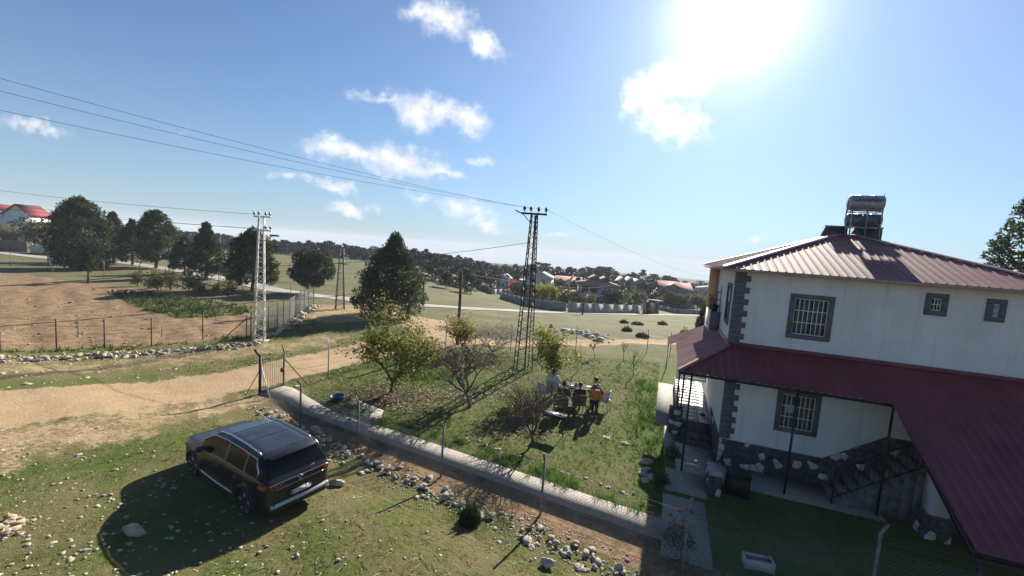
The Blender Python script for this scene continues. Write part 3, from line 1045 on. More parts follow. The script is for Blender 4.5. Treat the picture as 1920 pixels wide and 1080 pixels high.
for (x0, x1) in ((-.98, -.30), (-.08, .72)):
    q = MB(); V = []
    for (y, z) in ((.25, .32), (.30, .37)):
        V += [(x0, y, z), (x1, y, z)]
    lo = [(x0 + .06 * (1 if x0 < -.5 else 0), .95, -.18), (x1 - .06 * (0 if x0 < -.5 else 1), .95, -.18)]
    p = q.add([(x0, .25, .30), (x1, .25, .30), (x1, .95, -.20), (x0, .95, -.20), (x0, .30, .36), (x1, .30, .36), (x1, 1.0, -.14), (x0, 1.0, -.14)],
              [(0, 1, 2, 3), (7, 6, 5, 4), (0, 4, 5, 1), (1, 5, 6, 2), (2, 6, 7, 3), (3, 7, 4, 0)]).build('collector', BLACKP, sol)
    MB().beam((x0 - .03, .27, .34), (x1 + .03, .27, .34), .05, .05).build('collector_rim', STEEL, p)
    MB().box((x0 + .05, .10, -.25), (x1 - .05, .16, .27)).build('back_sheet', BLACKP, p)


def text_mesh(name, body, size, m_, parent, loc, rot, bend=None, depth=.002):
    cu = bpy.data.curves.new(name, 'FONT'); cu.body = body; cu.size = size; cu.align_x = 'CENTER'; cu.align_y = 'CENTER'; cu.extrude = depth
    tmp = bpy.data.objects.new('tmp', cu); COL.objects.link(tmp)
    me = bpy.data.meshes.new_from_object(tmp.evaluated_get(bpy.context.evaluated_depsgraph_get()))
    bpy.data.objects.remove(tmp)
    me.name = name
    me.materials.clear(); me.materials.append(m_)
    o = link(name, me, parent, loc); o.rotation_euler = rot
    return o


LETTER = mat('dark_lettering', (.015, .017, .03), .5, .05, 3)
TX = text_mesh('lettering', 'ÇAVUŞOĞLU', .135, LETTER, sol, (.03, -.268, 1.235), (rad(77), 0, 0), depth=.008)

# ================================================================== THE CAR
def build_car(cx, cy, heading):
    PAINT = mat('car_paint', (.014, .0145, .0155), .32, .1, 2, metal=.2, spec=.4, coat=.35)
    GLS = mat('car_glass', (.006, .007, .008), .05, .1, 2, spec=.14)
    ROOFG = mat('car_roof', (.022, .024, .028), .16, .25, 3.0, spec=.6, coat=.4)
    BLK = mat('black_plastic', (.014, .014, .015), .6, .15, 20)
    CHR = mat('chrome', (.62, .62, .62), .22, .05, 5, metal=1.0)
    SILV = mat('satin_silver', (.42, .42, .42), .35, .1, 12, metal=.8)
    RED = mat('tail_lamp', (.33, .012, .016), .2, .2, 20, coat=.6)
    SMOKE = mat('smoked_lamp', (.035, .006, .008), .15, .2, 20, coat=.6)
    TYRE = mat('tyre', (.014, .014, .014), .85, .2, 30)
    WHT = mat('plate_white', (.68, .68, .66), .5, .05, 9)
    z0 = float(hz(cx, cy))
    # ground slope under the car
    hx, hy = math.cos(heading), math.sin(heading)
    car = thing('car', 'dark grey seven seat crossover with black roof and silver rails parked on grass', 'car', (cx, cy, z0 - .01), heading)
    L, WB = 4.64, 2.84
    XR, XF = .90, .90 + WB                                  # wheel centres from the rear bumper
    RW, RA_ = .345, .405
    st = sorted(set(np.round(np.concatenate([np.linspace(0, .6, 19), np.linspace(.6, 4.1, 76), np.linspace(4.1, L, 20)]), 4)))
    x = np.array(st)
    zt = np.interp(x, [0, .03, .08, .22, .42, .60, 1.3, 2.1, 2.75, 3.45, 3.62, 4.1, 4.40, 4.56, L], [.95, 1.02, 1.10, 1.36, 1.565, 1.60, 1.635, 1.64, 1.575, 1.14, 1.085, 1.03, .96, .86, .70])
    belt = np.interp(x, [0, .1, .5, 2.0, 3.3, 3.6, 4.3, 4.56, L], [.93, 1.03, 1.085, 1.05, 1.01, .985, .90, .80, .66])
    belt = np.minimum(belt, zt - .015)
    w = np.interp(x, [0, .04, .12, .3, .8, 2.0, 3.6, 4.1, 4.38, 4.54, L], [.70, .79, .855, .895, .92, .925, .925, .90, .83, .70, .52])
    sill = np.interp(x, [0, .2, .5, 4.0, 4.4, L], [.36, .27, .24, .24, .26, .36])
    for xc in (XR, XF):
        d = np.abs(x - xc)
        arch = np.where(d < RA_, .345 + np.sqrt(np.maximum(0, RA_ ** 2 - d ** 2)), 0)
        sill = np.maximum(sill, arch)
    rows = []
    FR = (.06, .5, .86, .97)
    flare = np.zeros_like(x)
    for xc in (XR, XF):
        flare = np.maximum(flare, .018 * np.exp(-((x - xc) / .48) ** 4))
    ww = w + flare
    rows.append(np.stack([x, ww * .965, sill], 1))
    rows.append(np.stack([x, ww * .995, sill + (.62 - np.minimum(sill, .6)) * .35 + .0], 1))
    rows.append(np.stack([x, ww * 1.0, np.maximum(.62, sill + .02)], 1))
    rows.append(np.stack([x, w * .993, np.maximum(.78, sill + .03) * np.minimum(1, belt / .95)], 1))
    rows.append(np.stack([x, w * .995, np.minimum(belt - .04, .95)], 1))
    rows.append(np.stack([x, w * .965, belt], 1))
    h = zt - belt
    yr = w * .955 - .30 * h - .02
    for f in FR:
        rows.append(np.stack([x, w * .955 - (.30 * f * h) - (.05 if f > .9 else 0) * np.minimum(1, h * 4), belt + f * h * .965], 1))
    for q in (.86, .6, .3, 0.0):
        rows.append(np.stack([x, yr * q, belt + h * (.985 + .015 * (1 - q * q))], 1))
    G_ = np.stack(rows, 1)                                   # station, ring, xyz
    G_[:, :, 2] = np.maximum(G_[:, :, 2], sill[:, None] + np.arange(G_.shape[1])[None, :] * .001)
    ns, nr = G_.shape[:2]
    parts = {k: MB() for k in ('body', 'screen', 'rear', 'roof', 'L0', 'L1', 'L2', 'R0', 'R1', 'R2')}
    for sgn in (1, -1):
        V = G_.copy(); V[:, :, 1] *= sgn; V[:, :, 0] -= L / 2
        V = V.reshape(-1, 3)
        F = {k: [] for k in parts}
        for i in range(ns - 1):
            xm = (x[i] + x[i + 1]) / 2
            for j in range(nr - 1):
                k = 'body'
                if j >= 9 or (j >= 8 and .05 < xm < .40):
                    if 2.78 < xm < 3.44:
                        k = 'screen'
                    elif .085 < xm < .40:
                        k = 'rear'
                    elif .40 <= xm <= 2.78:
                        k = 'roof'
                elif 6 <= j <= 7 and .55 < xm < 3.22 and h[i] > .13:
                    k = ('L' if sgn > 0 else 'R') + ('2' if xm < 1.0 else '1' if xm < 1.97 else '0')
                    if 1.93 < xm < 2.02 or .98 < xm < 1.05:
                        k = 'body'
                elif 6 <= j <= 8 and .06 < xm <= .55:
                    k = 'rear'
                elif j == 8 and .3 < xm < 2.9:
                    k = 'roof'
                q = (i * nr + j, (i + 1) * nr + j, (i + 1) * nr + j + 1, i * nr + j + 1)
                F[k].append(q if sgn < 0 else q[::-1])
        for k in parts:
            if F[k]:
                ff = np.array(F[k]); used, inv = np.unique(ff, return_inverse=True)
                parts[k].add(V[used], inv.reshape(-1, 4))
    b = parts['body']
    for i, dx in ((0, 0), (ns - 1, 0)):                      # close the ends
        ring = [(p[0] - L / 2, p[1], p[2]) for p in G_[i]] + [(p[0] - L / 2, -p[1], p[2]) for p in G_[i][::-1]]
        b.add(ring, [tuple(range(len(ring))) if i else tuple(range(len(ring)))[::-1]])
    body = b.build('body', PAINT, car, True)
    for k in ('L0', 'L1', 'L2', 'R0', 'R1', 'R2'):
        parts[k].build('side_window', GLS, car, True)
    parts['screen'].build('windscreen', GLS, car, True)
    parts['rear'].build('rear_window', GLS, car, True)
    roof_ = parts['roof'].build('roof', ROOFG, car, True)
    # floor pan so that no light shows below
    MB().box((-L / 2 + .2, -.80, .22), (L / 2 - .2, .80, .42)).build('underbody', BLK, car)

    def on(xq, j, out=0.0, s=1, dz=0):
        i = int(np.argmin(np.abs(x - xq))); p = G_[i, j]
        return np.array([p[0] - L / 2, (p[1] + out) * s, p[2] + dz])

    def onz(xq, z, out=0.0, s=1):
        i = int(np.argmin(np.abs(x - xq))); zz = G_[i, :10, 2]; yy = G_[i, :10, 1]
        return np.array([x[i] - L / 2, (np.interp(z, zz, yy) + out) * s, z])

    for s in (1, -1):
        # roof rail, window trim, sill strip, door gaps, handles
        pts = [on(q, 9, -.02, s, .045) for q in np.linspace(.62, 2.72, 16)]
        pts[0][2] -= .05; pts[-1][2] -= .06
        MB().tube(pts, .022, 8).build('roof_rail', CHR, car, True)
        tr = [on(q, 8, .012, s, .01) for q in np.linspace(3.25, .62, 30)]
        tr += [on(.50, 7, .012, s, .08), on(.44, 7, .012, s, -.05), on(.40, 6, .014, s, .02)]
        MB().tube(tr, [.011] * 30 + [.02, .024, .012], 6).build('window_trim', CHR, car, True)
        MB().tube([onz(q, .40 + .03 * abs(q - 2.3), .012, s) for q in np.linspace(1.42, 3.2, 14)], [.008] + [.022] * 12 + [.008], 6).build('sill_strip', CHR, car, True)
        m = MB()
        for xq in (1.02, 1.98, 3.05):
            m.tube([onz(xq + (.10 * (.9 - z) if xq < 1.1 else 0), z, .0015, s) for z in np.linspace(.40, 1.02, 9)], .006, 4)
        m.tube([onz(q, .34, .002, s) for q in np.linspace(1.35, 3.1, 12)], .03, 5)
        m.build('door_gap', BLK, body)
        for xq in (1.25, 2.2):
            MB().tube([onz(xq - .1, .90, .005, s), onz(xq - .08, .90, .035, s), onz(xq + .08, .895, .035, s), onz(xq + .1, .895, .005, s)], .014, 6).build('door_handle', PAINT, car, True)
        # wing mirror
        p = on(3.02, 6, .02, s)
        MB().lathe([(.01, -.12), (.055, -.10), (.075, -.03), (.075, .05), (.05, .10), (.01, .115)], 10, (0, 0, 0), 1).build('mirror', BLK, car, True, (p[0] + .02, p[1] + s * .1, p[2] + .04))
        # arch cladding
        for xc in (XR, XF):
            m = MB(); A = np.linspace(.02 * math.pi, .98 * math.pi, 22); V = []
            for a in A:
                for rr_, o in ((RA_ - .03, -.05), (RA_ - .005, .016), (RA_ + .055, .014), (RA_ + .06, -.02)):
                    xx = xc + rr_ * math.cos(a); zz = .345 + rr_ * math.sin(a)
                    yq = float(np.interp(xx, x, ww)) * .995
                    V.append((xx - L / 2, s * (yq + o), zz))
            F = [(i * 4 + k, (i + 1) * 4 + k, (i + 1) * 4 + k + 1, i * 4 + k + 1) for i in range(21) for k in range(3)]
            m.add(V, F).build('wheel_arch', BLK, car, True)
            # wheel: tyre, alloy rim with five double spokes
            wx, wy = xc - L / 2, s * .80
            ty = MB().lathe([(.235, -.10), (.30, -.112), (.335, -.09), (RW, -.05), (RW, .05), (.335, .09), (.30, .112), (.235, .10)], 30, (0, 0, 0), 1).build('wheel', TYRE, car, True, (wx, wy, RW))
            rm = MB().lathe([(.236, .06 * s), (.25, .098 * s), (.238, .102 * s), (.225, .06 * s)], 30, (0, 0, 0), 1)
            rm.lathe([(.05, .055 * s), (.055, .085 * s), (.03, .095 * s), (.005, .096 * s)], 12, (0, 0, 0), 1)
            for k in range(5):
                for da in (-.13, .13):
                    a = k * 2 * math.pi / 5 + da + .3
                    rm.beam((.04 * math.cos(a), .082 * s, .04 * math.sin(a)), (.235 * math.cos(a - da * .5), .094 * s, .235 * math.sin(a - da * .5)), .03, .022, (0, 1, 0))
            rm.build('rim', SILV, ty)
            MB().lathe([(.005, .02 * s), (.235, .02 * s), (.235, .03 * s), (.005, .03 * s)], 24, (0, 0, 0), 1).build('wheel_disc', BLK, ty)
        # tail lamp: smoked housing round the corner with three red claws
        def lamp(z0_, z1_, xs, out):
            V = []
            for xq in xs:
                for z in (z0_, z1_):
                    V.append(onz(xq, z, out, s))
            k = len(xs)
            return MB().add(V, [(2 * i, 2 * i + 2, 2 * i + 3, 2 * i + 1) for i in range(k - 1)])
        la = lamp(.90, 1.04, [.50, .40, .3, .22, .15, .10, .06], .007)
        q = MB()
        Y0, Y1 = .40, float(np.interp(.06, x, w)) + .0
        V = []
        for yq in np.linspace(.42, .83, 9):
            xx = float(np.interp(yq, [.42, .70, .79, .84], [-.012, -.010, .028, .07]))
            V += [(xx - L / 2, s * yq, .90), (xx - L / 2 + .02, s * yq, 1.035)]
        la.add(V, [(2 * i, 2 * i + 2, 2 * i + 3, 2 * i + 1) for i in range(8)])
        tl = la.build('tail_lamp', SMOKE, car)
        for k in range(3):
            y0 = .50 + k * .105
            q = MB(); V = []
            for yq in (y0, y0 + .045):
                xx = float(np.interp(yq, [.42, .70, .79, .84], [-.020, -.018, .018, .06]))
                V += [(xx - L / 2, s * (yq - .03), .915), (xx - L / 2 + .012, s * (yq + .015), 1.02)]
            q.add(V, [(0, 2, 3, 1)]).build('lamp_claw', RED, tl)
        lamp(.935, 1.015, [.30, .22, .15, .10, .07], .013).build('lamp_claw', RED, tl)
        # head lamp
        V = []
        for xq in np.linspace(4.05, 4.5, 8):
            for z in (.70, .80):
                V.append(onz(xq, z, .008, s))
        MB().add(V, [(2 * i, 2 * i + 2, 2 * i + 3, 2 * i + 1) for i in range(7)]).build('head_lamp', GLS, car)
    # roof seams and spoiler
    m = MB()
    for xq in (.62, 1.45, 2.2):
        m.tube([on(xq, j, 0, s, .004) for s, js in ((1, range(9, 14)), (-1, range(12, 8, -1))) for j in js], .006, 4)
    m.build('roof_seam', BLK, roof_)
    V = []
    for yq in np.linspace(-.60, .60, 13):
        e = (abs(yq) / .6) ** 2
        V += [(.56 - L / 2, yq * 1.02, 1.612 - .022 * e), (.24 - L / 2 + .07 * e, yq, 1.575 - .045 * e), (.235 - L / 2 + .07 * e, yq, 1.54 - .05 * e), (.42 - L / 2, yq, 1.53 - .03 * e)]
    MB().add(V, [(i * 4 + k, (i + 1) * 4 + k, (i + 1) * 4 + k + 1, i * 4 + k + 1) for i in range(12) for k in range(3)]).build('spoiler', ROOFG, car, True)
    # dark band with chrome line, badge, plate, bumper with silver step
    V = []
    for yq in np.linspace(-.44, .44, 9):
        V += [(-.016 - L / 2, yq, .90), (-.002 - L / 2, yq, 1.035)]
    MB().add(V, [(2 * i, 2 * i + 2, 2 * i + 3, 2 * i + 1) for i in range(8)]).build('tailgate_band', BLK, car)
    MB().tube([(-.022 - L / 2 + (.10 if abs(y) > .8 else 0), y, 1.04) for y in np.linspace(-.78, .78, 14)], .010, 5).build('chrome_line', CHR, car, True)
    MB().tube([(-.022 - L / 2, y, .895) for y in np.linspace(-.66, .66, 12)], .006, 5).build('chrome_line', CHR, car, True)
    # rampant lion badge, a few strokes
    bm = MB()
    for p_ in ([(-.02, .0), (.01, .03), (.0, .075), (-.03, .09)], [(.01, .03), (.05, .055), (.06, .04)], [(.005, .05), (.045, .085)], [(-.02, .0), (.02, -.03), (.01, -.06), (.04, -.07)], [(-.02, .0), (-.045, -.035), (-.03, -.07)], [(-.03, -.01), (-.065, .02), (-.06, .06)]):
        bm.tube([(-.032 - L / 2, -a, .965 + c) for a, c in p_], .010, 5)
    bm.build('badge', CHR, car)
    MB().prism([(.30, -.04), (.30, -.0), (-.30, 0), (-.30, -.04)], .58, .75, 2).build('plate_recess', BLK, car, False, (-L / 2 + .01, 0, 0)).rotation_euler = (0, 0, rad(-90))
    pl_ = MB().box((-L / 2 - .045, -.26, .615), (-L / 2 - .035, .26, .725)).build('number_plate', WHT, car)
    BLU = mat('plate_blue', (.02, .06, .30), .5, .05, 4)
    MB().box((-L / 2 - .047, .215, .617), (-L / 2 - .0455, .258, .723)).build('plate_band', BLU, pl_)
    text_mesh('plate_text', '31 KU 204', .105, LETTER, pl_, (-L / 2 - .047, -.02, .67), (rad(90), 0, rad(-90)), depth=.001)
    V = []
    bx = [(.0, .84), (.05, .70), (.065, .35), (.07, 0), (.065, -.35), (.05, -.70), (0, -.84)]
    m = MB(); n = len(bx)
    P = []
    for dx, z in ((.0, .30), (.03, .36), (.075, .47), (.07, .52), (.0, .56), (-.06, .58)):
        P += [(-L / 2 - dx * (1 if abs(y) < .8 else .2) - d * .4 + (.12 if abs(y) > .8 else .02), y, z) for d, y in bx]
    m.add(P, [(r * n + i, (r + 1) * n + i, (r + 1) * n + i + 1, r * n + i + 1) for r in range(5) for i in range(n - 1)])
    m.build('rear_bumper', BLK, car, True)
    P = []
    for dx, z in ((.082, .475), (.085, .515), (.03, .545)):
        P += [(-L / 2 - dx - d * .4 + .02, y * .92, z) for d, y in bx]
    MB().add(P, [(r * n + i, (r + 1) * n + i, (r + 1) * n + i + 1, r * n + i + 1) for r in range(2) for i in range(n - 1)]).build('bumper_step', SILV, car, True)
    MB().tube([(-L / 2 + .035, .0, 1.06), (-L / 2 - .0, -.05, 1.09), (-L / 2 + .04, -.28, 1.12), (-L / 2 + .075, -.42, 1.15)], .010, 5).build('wiper', BLK, car)
    return car


car_c = np.array([-6.28, 10.37]) + np.array([-.849, .529]) * -.02
_c = build_car(float(car_c[0]), float(car_c[1]), math.atan2(.529, -.849))

_c.scale = (.90, .90, .90)

# ================================================================== TREES AND SHRUBS
BARK = mat('bark', (.085, .062, .045), .95, .35, 14, .8, 60)
BARKG = mat('grey_bark', (.13, .115, .10), .95, .3, 18, .6, 70)
PINE = foliage('pine_needles', (.013, .023, .010), (.048, .076, .022), (.125, .145, .042), .28)
PINEF = foliage('far_pine_needles', (.016, .027, .018), (.034, .050, .026), (.060, .074, .036), .18)
LEAFW = foliage('walnut_leaf', (.075, .100, .014), (.180, .195, .026), (.320, .230, .035), .5)
LEAFR = foliage('russet_leaf', (.10, .050, .025), (.20, .10, .045), (.27, .16, .07), .4)
LEAFY = foliage('yellow_green_leaf', (.10, .13, .018), (.22, .23, .032), (.32, .25, .04), .45)
LEAFO = foliage('golden_leaf', (.12, .14, .022), (.26, .22, .03), (.36, .20, .035), .45)
LEAFG = foliage('garden_green_leaf', (.030, .050, .014), (.065, .085, .024), (.14, .14, .04), .35)
ORANGE = foliage('orange_leaf', (.25, .06, .018), (.36, .10, .03), (.40, .15, .05), .4)
VIVID = foliage('fresh_grass_blade', (.045, .095, .012), (.075, .165, .018), (.13, .20, .03), .4)
GRASSM = foliage('grass_blade', (.050, .062, .018), (.075, .110, .022), (.17, .145, .070), .35)


def tufts(mb, C, out, ln, wd, rg, tint):
    """two-triangle leaves: centres C, direction out, lengths and widths"""
    n = len(C)
    d = out + rg.normal(0, .55, (n, 3)); d /= np.linalg.norm(d, axis=1)[:, None]
    q = rg.normal(0, 1, (n, 3)); s_ = np.cross(d, q); s_ /= np.linalg.norm(s_, axis=1)[:, None] + 1e-9
    L_ = (ln * rg.uniform(.6, 1.3, n))[:, None]; W_ = (wd * rg.uniform(.6, 1.3, n))[:, None]
    V = np.stack([C - d * L_ * .4, C + s_ * W_ * .5, C + d * L_ * .6, C - s_ * W_ * .5], 1).reshape(-1, 3)
    F = np.arange(n * 4).reshape(-1, 4)
    mb.add(V, F, np.repeat(tint, 4))


def conifer(seed, H_, Wd, prof, lobes, per, size, base=.12, lobe=(.10, .19), stems=1, lean=0.0, aspect=.42):
    rg = np.random.default_rng(seed)
    tr, cr = MB(), MB()
    pf, pr_ = np.array([p[0] for p in prof]), np.array([p[1] for p in prof])
    for k in range(stems):
        o = rg.normal(0, .05 * Wd * (stems > 1), 2)
        e = rg.normal(0, .10 * Wd * (stems > 1), 2)
        n = 9; q = np.linspace(0, 1, n)
        pts = np.stack([o[0] + e[0] * q + .03 * Wd * np.sin(q * 5 + k) + lean * q, o[1] + e[1] * q, q * H_ * .93 - .25], 1)
        tr.tube(pts, (.036 * H_ / stems ** .5 * (1 - q) ** .8 + .012) * .75, 8)
    for i in range(lobes):
        f = base + (1 - base) * (rg.uniform(0, 1) ** .85)
        R0 = float(np.interp(f, pf, pr_)) * Wd / 2
        a = rg.uniform(0, 2 * math.pi)
        rr = R0 * rg.uniform(.35, 1.0) ** .6
        lr = Wd * rg.uniform(lobe[0] * .55, lobe[1]) * (.55 + .45 * min(1, R0 / (Wd * .3)))
        rr = max(0, min(rr, R0 - lr * rg.uniform(.1, .8)))
        c = np.array([rr * math.cos(a) + lean * f, rr * math.sin(a), f * H_])
        if rr > .3 and i % 2 == 0:                        # a limb reaching the lobe
            b0 = np.array([lean * f * .8, 0, max(.15 * H_, c[2] - rr * .35)])
            tr.tube([b0, (b0 + c) / 2 + [0, 0, -.03 * H_], c], [.012 * H_ * .6, .008 * H_ * .6, .01], 5)
        n = int(per * (lr / (Wd * .15)) ** 1.5) + 6
        d = rg.normal(0, 1, (n, 3)); d /= np.linalg.norm(d, axis=1)[:, None]
        rad_ = rg.uniform(.25, 1, n) ** .45
        C = c + d * rad_[:, None] * lr * np.array([1, 1, .78])
        shade = .10 + .5 * rg.uniform(0, 1)
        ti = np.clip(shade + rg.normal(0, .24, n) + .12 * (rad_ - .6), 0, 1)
        tufts(cr, C, d * .9 + [0, 0, .35], np.full(n, size), np.full(n, size * aspect), rg, ti)
    return tr, cr


def grow(seed, height, spread, first, levels=4, split=(2, 4), trunk_r=.07, up=.5, shoots=5, jitter=.35, ratio=.68):
    """branching wood: returns the wood mesh and the twig ends with their directions"""
    rg = np.random.default_rng(seed)
    mb, ends = MB(), []

    def branch(p, d, ln, r, lv):
        n = 4
        pts = [p]; q = p.copy(); dd = d.copy()
        for k in range(n):
            dd = dd + rg.normal(0, jitter * .35, 3) + np.array([0, 0, up * .10]); dd /= np.linalg.norm(dd)
            q = q + dd * ln / n; pts.append(q.copy())
        rs = np.linspace(r, max(r * .55, .003), n + 1)
        mb.tube(pts, rs, 7 if lv == 0 else (5 if lv < 3 else 3), cap=lv < 2)
        if lv >= levels:
            ends.append((pts, dd)); return
        m = shoots if lv == 0 else int(rg.integers(split[0], split[1] + 1))
        for k in range(m):
            a = 2 * math.pi * (k + rg.uniform(-.3, .3)) / m
            side = np.array([math.cos(a), math.sin(a), 0.0]) * spread + rg.normal(0, .25, 3) * spread
            nd = dd * (1 - spread * .35) + side + np.array([0, 0, up * .4]); nd /= np.linalg.norm(nd)
            j = n if lv == 0 else int(rg.integers(2, n + 1))
            branch(np.array(pts[j]), nd, ln * (ratio if lv else (height - first) / first * .42) * rg.uniform(.75, 1.2), max(r * .60, .003), lv + 1)
        if lv > 0:
            ends.append((pts, dd))
    branch(np.array([0, 0, -.1]), np.array([rg.normal(0, .05), rg.normal(0, .05), 1.0]), first + .1, trunk_r, 0)
    return mb, ends


def leaves(ends, per, size, rg, spread=.10, aspect=.5, keep=1.0, droop=-.2, tone=.45):
    mb = MB(); C, D, T = [], [], []
    for pts, d in ends:
        if rg.random() > keep:
            continue
        base = np.clip(tone + rg.normal(0, .2), 0, 1)
        for k in range(per):
            q = rg.uniform(.2, 1.05); i = min(int(q * (len(pts) - 1)), len(pts) - 2)
            f = q * (len(pts) - 1) - i
            p = np.array(pts[i]) * (1 - f) + np.array(pts[i + 1]) * f
            C.append(p + rg.normal(0, spread, 3)); D.append(np.array([rg.normal(0, .8), rg.normal(0, .8), droop])); T.append(np.clip(base + rg.normal(0, .18), 0, 1))
    C, D = np.array(C), np.array(D)
    tufts(mb, C, D, np.full(len(C), size), np.full(len(C), size * aspect), rg, np.array(T))
    return mb


def fit_h(px_base, px_top):
    """height of something standing at one picture point and topped at another"""
    b = g(*px_base)
    return b, float(at(px_top[0], px_top[1], b[1])[2] - b[2])


def pine_tree(name, label, basepx, toppx, wpx, prof, seed, lobes=95, per=120, size=.34, base=.12, group=None, stems=1, lean=0.0, lobe=(.10, .19), rz=0.0):
    b, h = fit_h(basepx, toppx)
    wd = wpx / FPX * b[1] / math.sqrt(1 + ((basepx[0] - 960) / FPX) ** 2)
    t = thing(name, label, 'tree', b, rz, group)
    tr, cr = conifer(seed, h, wd, prof, lobes, per, size, base, lobe, stems, lean)
    tr.build('trunk', BARK, t, True); cr.build('crown', PINE, t)
    return t, h


ROUND = [(0, .55), (.15, .86), (.35, 1.0), (.6, .92), (.8, .66), (.93, .36), (1, .08)]
CONE = [(0, .55), (.10, .95), (.25, 1.0), (.45, .84), (.65, .56), (.8, .34), (.92, .17), (1, .03)]
UMB = [(0, .1), (.25, .35), (.38, .85), (.55, 1.0), (.75, .9), (.9, .6), (1, .2)]
EGG = [(0, .3), (.12, .8), (.3, 1.0), (.5, .9), (.7, .62), (.88, .3), (1, .04)]
GP = 'pines and junipers in the meadow'
pine_tree('pine_tree', 'broad dark pine, the largest tree at the left beside the white house', (150, 505), (155, 375), 132, ROUND, 11, 190, 170, .34, .06, GP)
pine_tree('pine_tree', 'dark pine half hidden behind the right side of the broad leftmost pine', (212, 494), (205, 400), 82, EGG, 12, 110, 130, .34, .08, GP)
pine_tree('pine_tree', 'tall dark pine standing fourth from the left among the meadow pines', (292, 503), (300, 398), 92, ROUND, 13, 130, 140, .34, .12, GP)
pine_tree('pine_tree', 'low rounded green pine in front of two taller dark pines', (345, 515), (340, 446), 62, EGG, 14, 95, 120, .28, .2, GP)
pine_tree('pine_tree', 'pointed dark pine right of the low rounded pine', (386, 522), (390, 420), 76, CONE, 15, 120, 130, .32, .1, GP)
pine_tree('pine_tree', 'wide dark pine standing directly behind the white lattice pole', (472, 545), (490, 432), 100, ROUND, 16, 130, 140, .30, .14, GP)
pine_tree('pine_tree', 'round crowned pine with forked bare trunk between two lattice poles', (583, 552), (585, 470), 90, UMB, 17, 120, 130, .28, .20, GP, 2)
pine_tree('juniper_tree', 'big pointed dark juniper beside the bend of the sandy track', (728, 592), (741, 440), 142, CONE, 18, 260, 190, .24, .03, GP, 1, .35, (.08, .15))
pine_tree('pine_sapling', 'small pine with thin bare trunk in front of the broad leftmost pine', (165, 531), (166, 463), 40, CONE, 19, 50, 90, .26, .34, GP)
pine_tree('pine_tree', 'slim dark pine top showing between the second and fourth pines', (248, 497), (236, 412), 60, EGG, 20, 60, 90, .4, .1, GP)
pine_tree('pine_tree', 'lone small pine at the left end of the distant meadow trees', (836, 541), (836, 512), 30, ROUND, 21, 34, 60, .42, .12, GP)
pine_tree('pine_tree', 'dark small pine second in the distant meadow group', (882, 551), (880, 510), 38, ROUND, 22, 40, 60, .42, .14, GP)
# cypress beside the house, tall cedar behind it at the right edge
t, _ = pine_tree('cypress_tree', 'dense dark cypress peeking out behind the balcony of the white house', (1334, 648), (1346, 540), 66, EGG, 23, 110, 130, .26, .02)
cp_ = hp(8.6, 9.5, 0); cp_[2] = float(hz(cp_[0], cp_[1]))
t = thing('cedar_tree', 'tall dark cedar with layered drooping boughs behind the right end of the roof', 'tree', at(1918, 560, 24) * [1, 1, 0] + [0, 0, float(hz(29, 24)) - .1])
ch = float(at(1920, 330, 24)[2])
tr, cr = conifer(24, ch, 6.4, [(0, .8), (.2, 1.0), (.45, .8), (.7, .5), (.88, .26), (1, .03)], 260, 150, .24, .06, (.06, .10))
tr.build('trunk', BARK, t, True); cr.build('crown', PINE, t)

# the wooded hill behind the village: a few kinds of pine copied tree by tree
protos = []
for k in range(4):
    rgk = np.random.default_rng(50 + k)
    tr, cr = conifer(60 + k, 9.0, [5.6, 6.4, 5.2, 6.8][k], [ROUND, EGG, UMB, ROUND][k], 34, 26, .95, .16, (.13, .2), 1, 0, .5)
    protos.append((tr.mesh('trunk', BARK, True), cr.mesh('crown', PINEF)))
GF = 'pines of the far wood'
LF = 'dark pine in the wood along the skyline'
rr = random.Random(4)


def far_pine(x, y, sc, k):
    z = float(hz(x, y))
    t = thing('forest_pine', LF, 'tree', (x, y, z - .3), rr.uniform(0, 6.28), GF)
    t.scale = (sc * 1.6, sc * 1.6, sc * rr.uniform(.9, 1.12))
    link('trunk', protos[k][0], t); link('crown', protos[k][1], t)


def far_row(n, x0, x1, dist, top, js, jd):
    """pines at a distance, sized so that their tops follow the skyline of the wood"""
    for i in range(n):
        px = x0 + (x1 - x0) * (i + rr.uniform(-.45, .45)) / max(1, n - 1)
        Y = dist + rr.uniform(-jd, jd)
        ty = float(np.interp(px, *top)) + rr.uniform(-js, js)
        p = at(px, ty, Y)
        h = p[2] - float(hz(p[0], p[1]))
        sc = min(max(h / 9.0, .55), 2.6)
        far_pine(p[0], p[1], sc, rr.randrange(4))


TOP = ([0, 200, 330, 420, 520, 650, 780, 900, 1000, 1100, 1200, 1300, 1500, 1920], [430, 432, 432, 446, 466, 482, 492, 493, 496, 502, 514, 528, 545, 560])
far_row(82, 180, 1345, 200, TOP, 6, 14)
far_row(76, 250, 1345, 165, (TOP[0], [q + 7 for q in TOP[1]]), 7, 10)
far_row(66, 300, 1345, 140, (TOP[0], [q + 15 for q in TOP[1]]), 8, 10)
far_row(22, 780, 1330, 118, (TOP[0], [q + 22 for q in TOP[1]]), 8, 6)
far_row(8, 55, 110, 150, ([0, 200], [398, 412]), 5, 8)
far_row(10, 1340, 1500, 150, TOP, 7, 10)
far_row(5, 800, 900, 100, ([800, 900], [512, 508]), 4, 5)

# ---- garden trees
rg = np.random.default_rng(99)


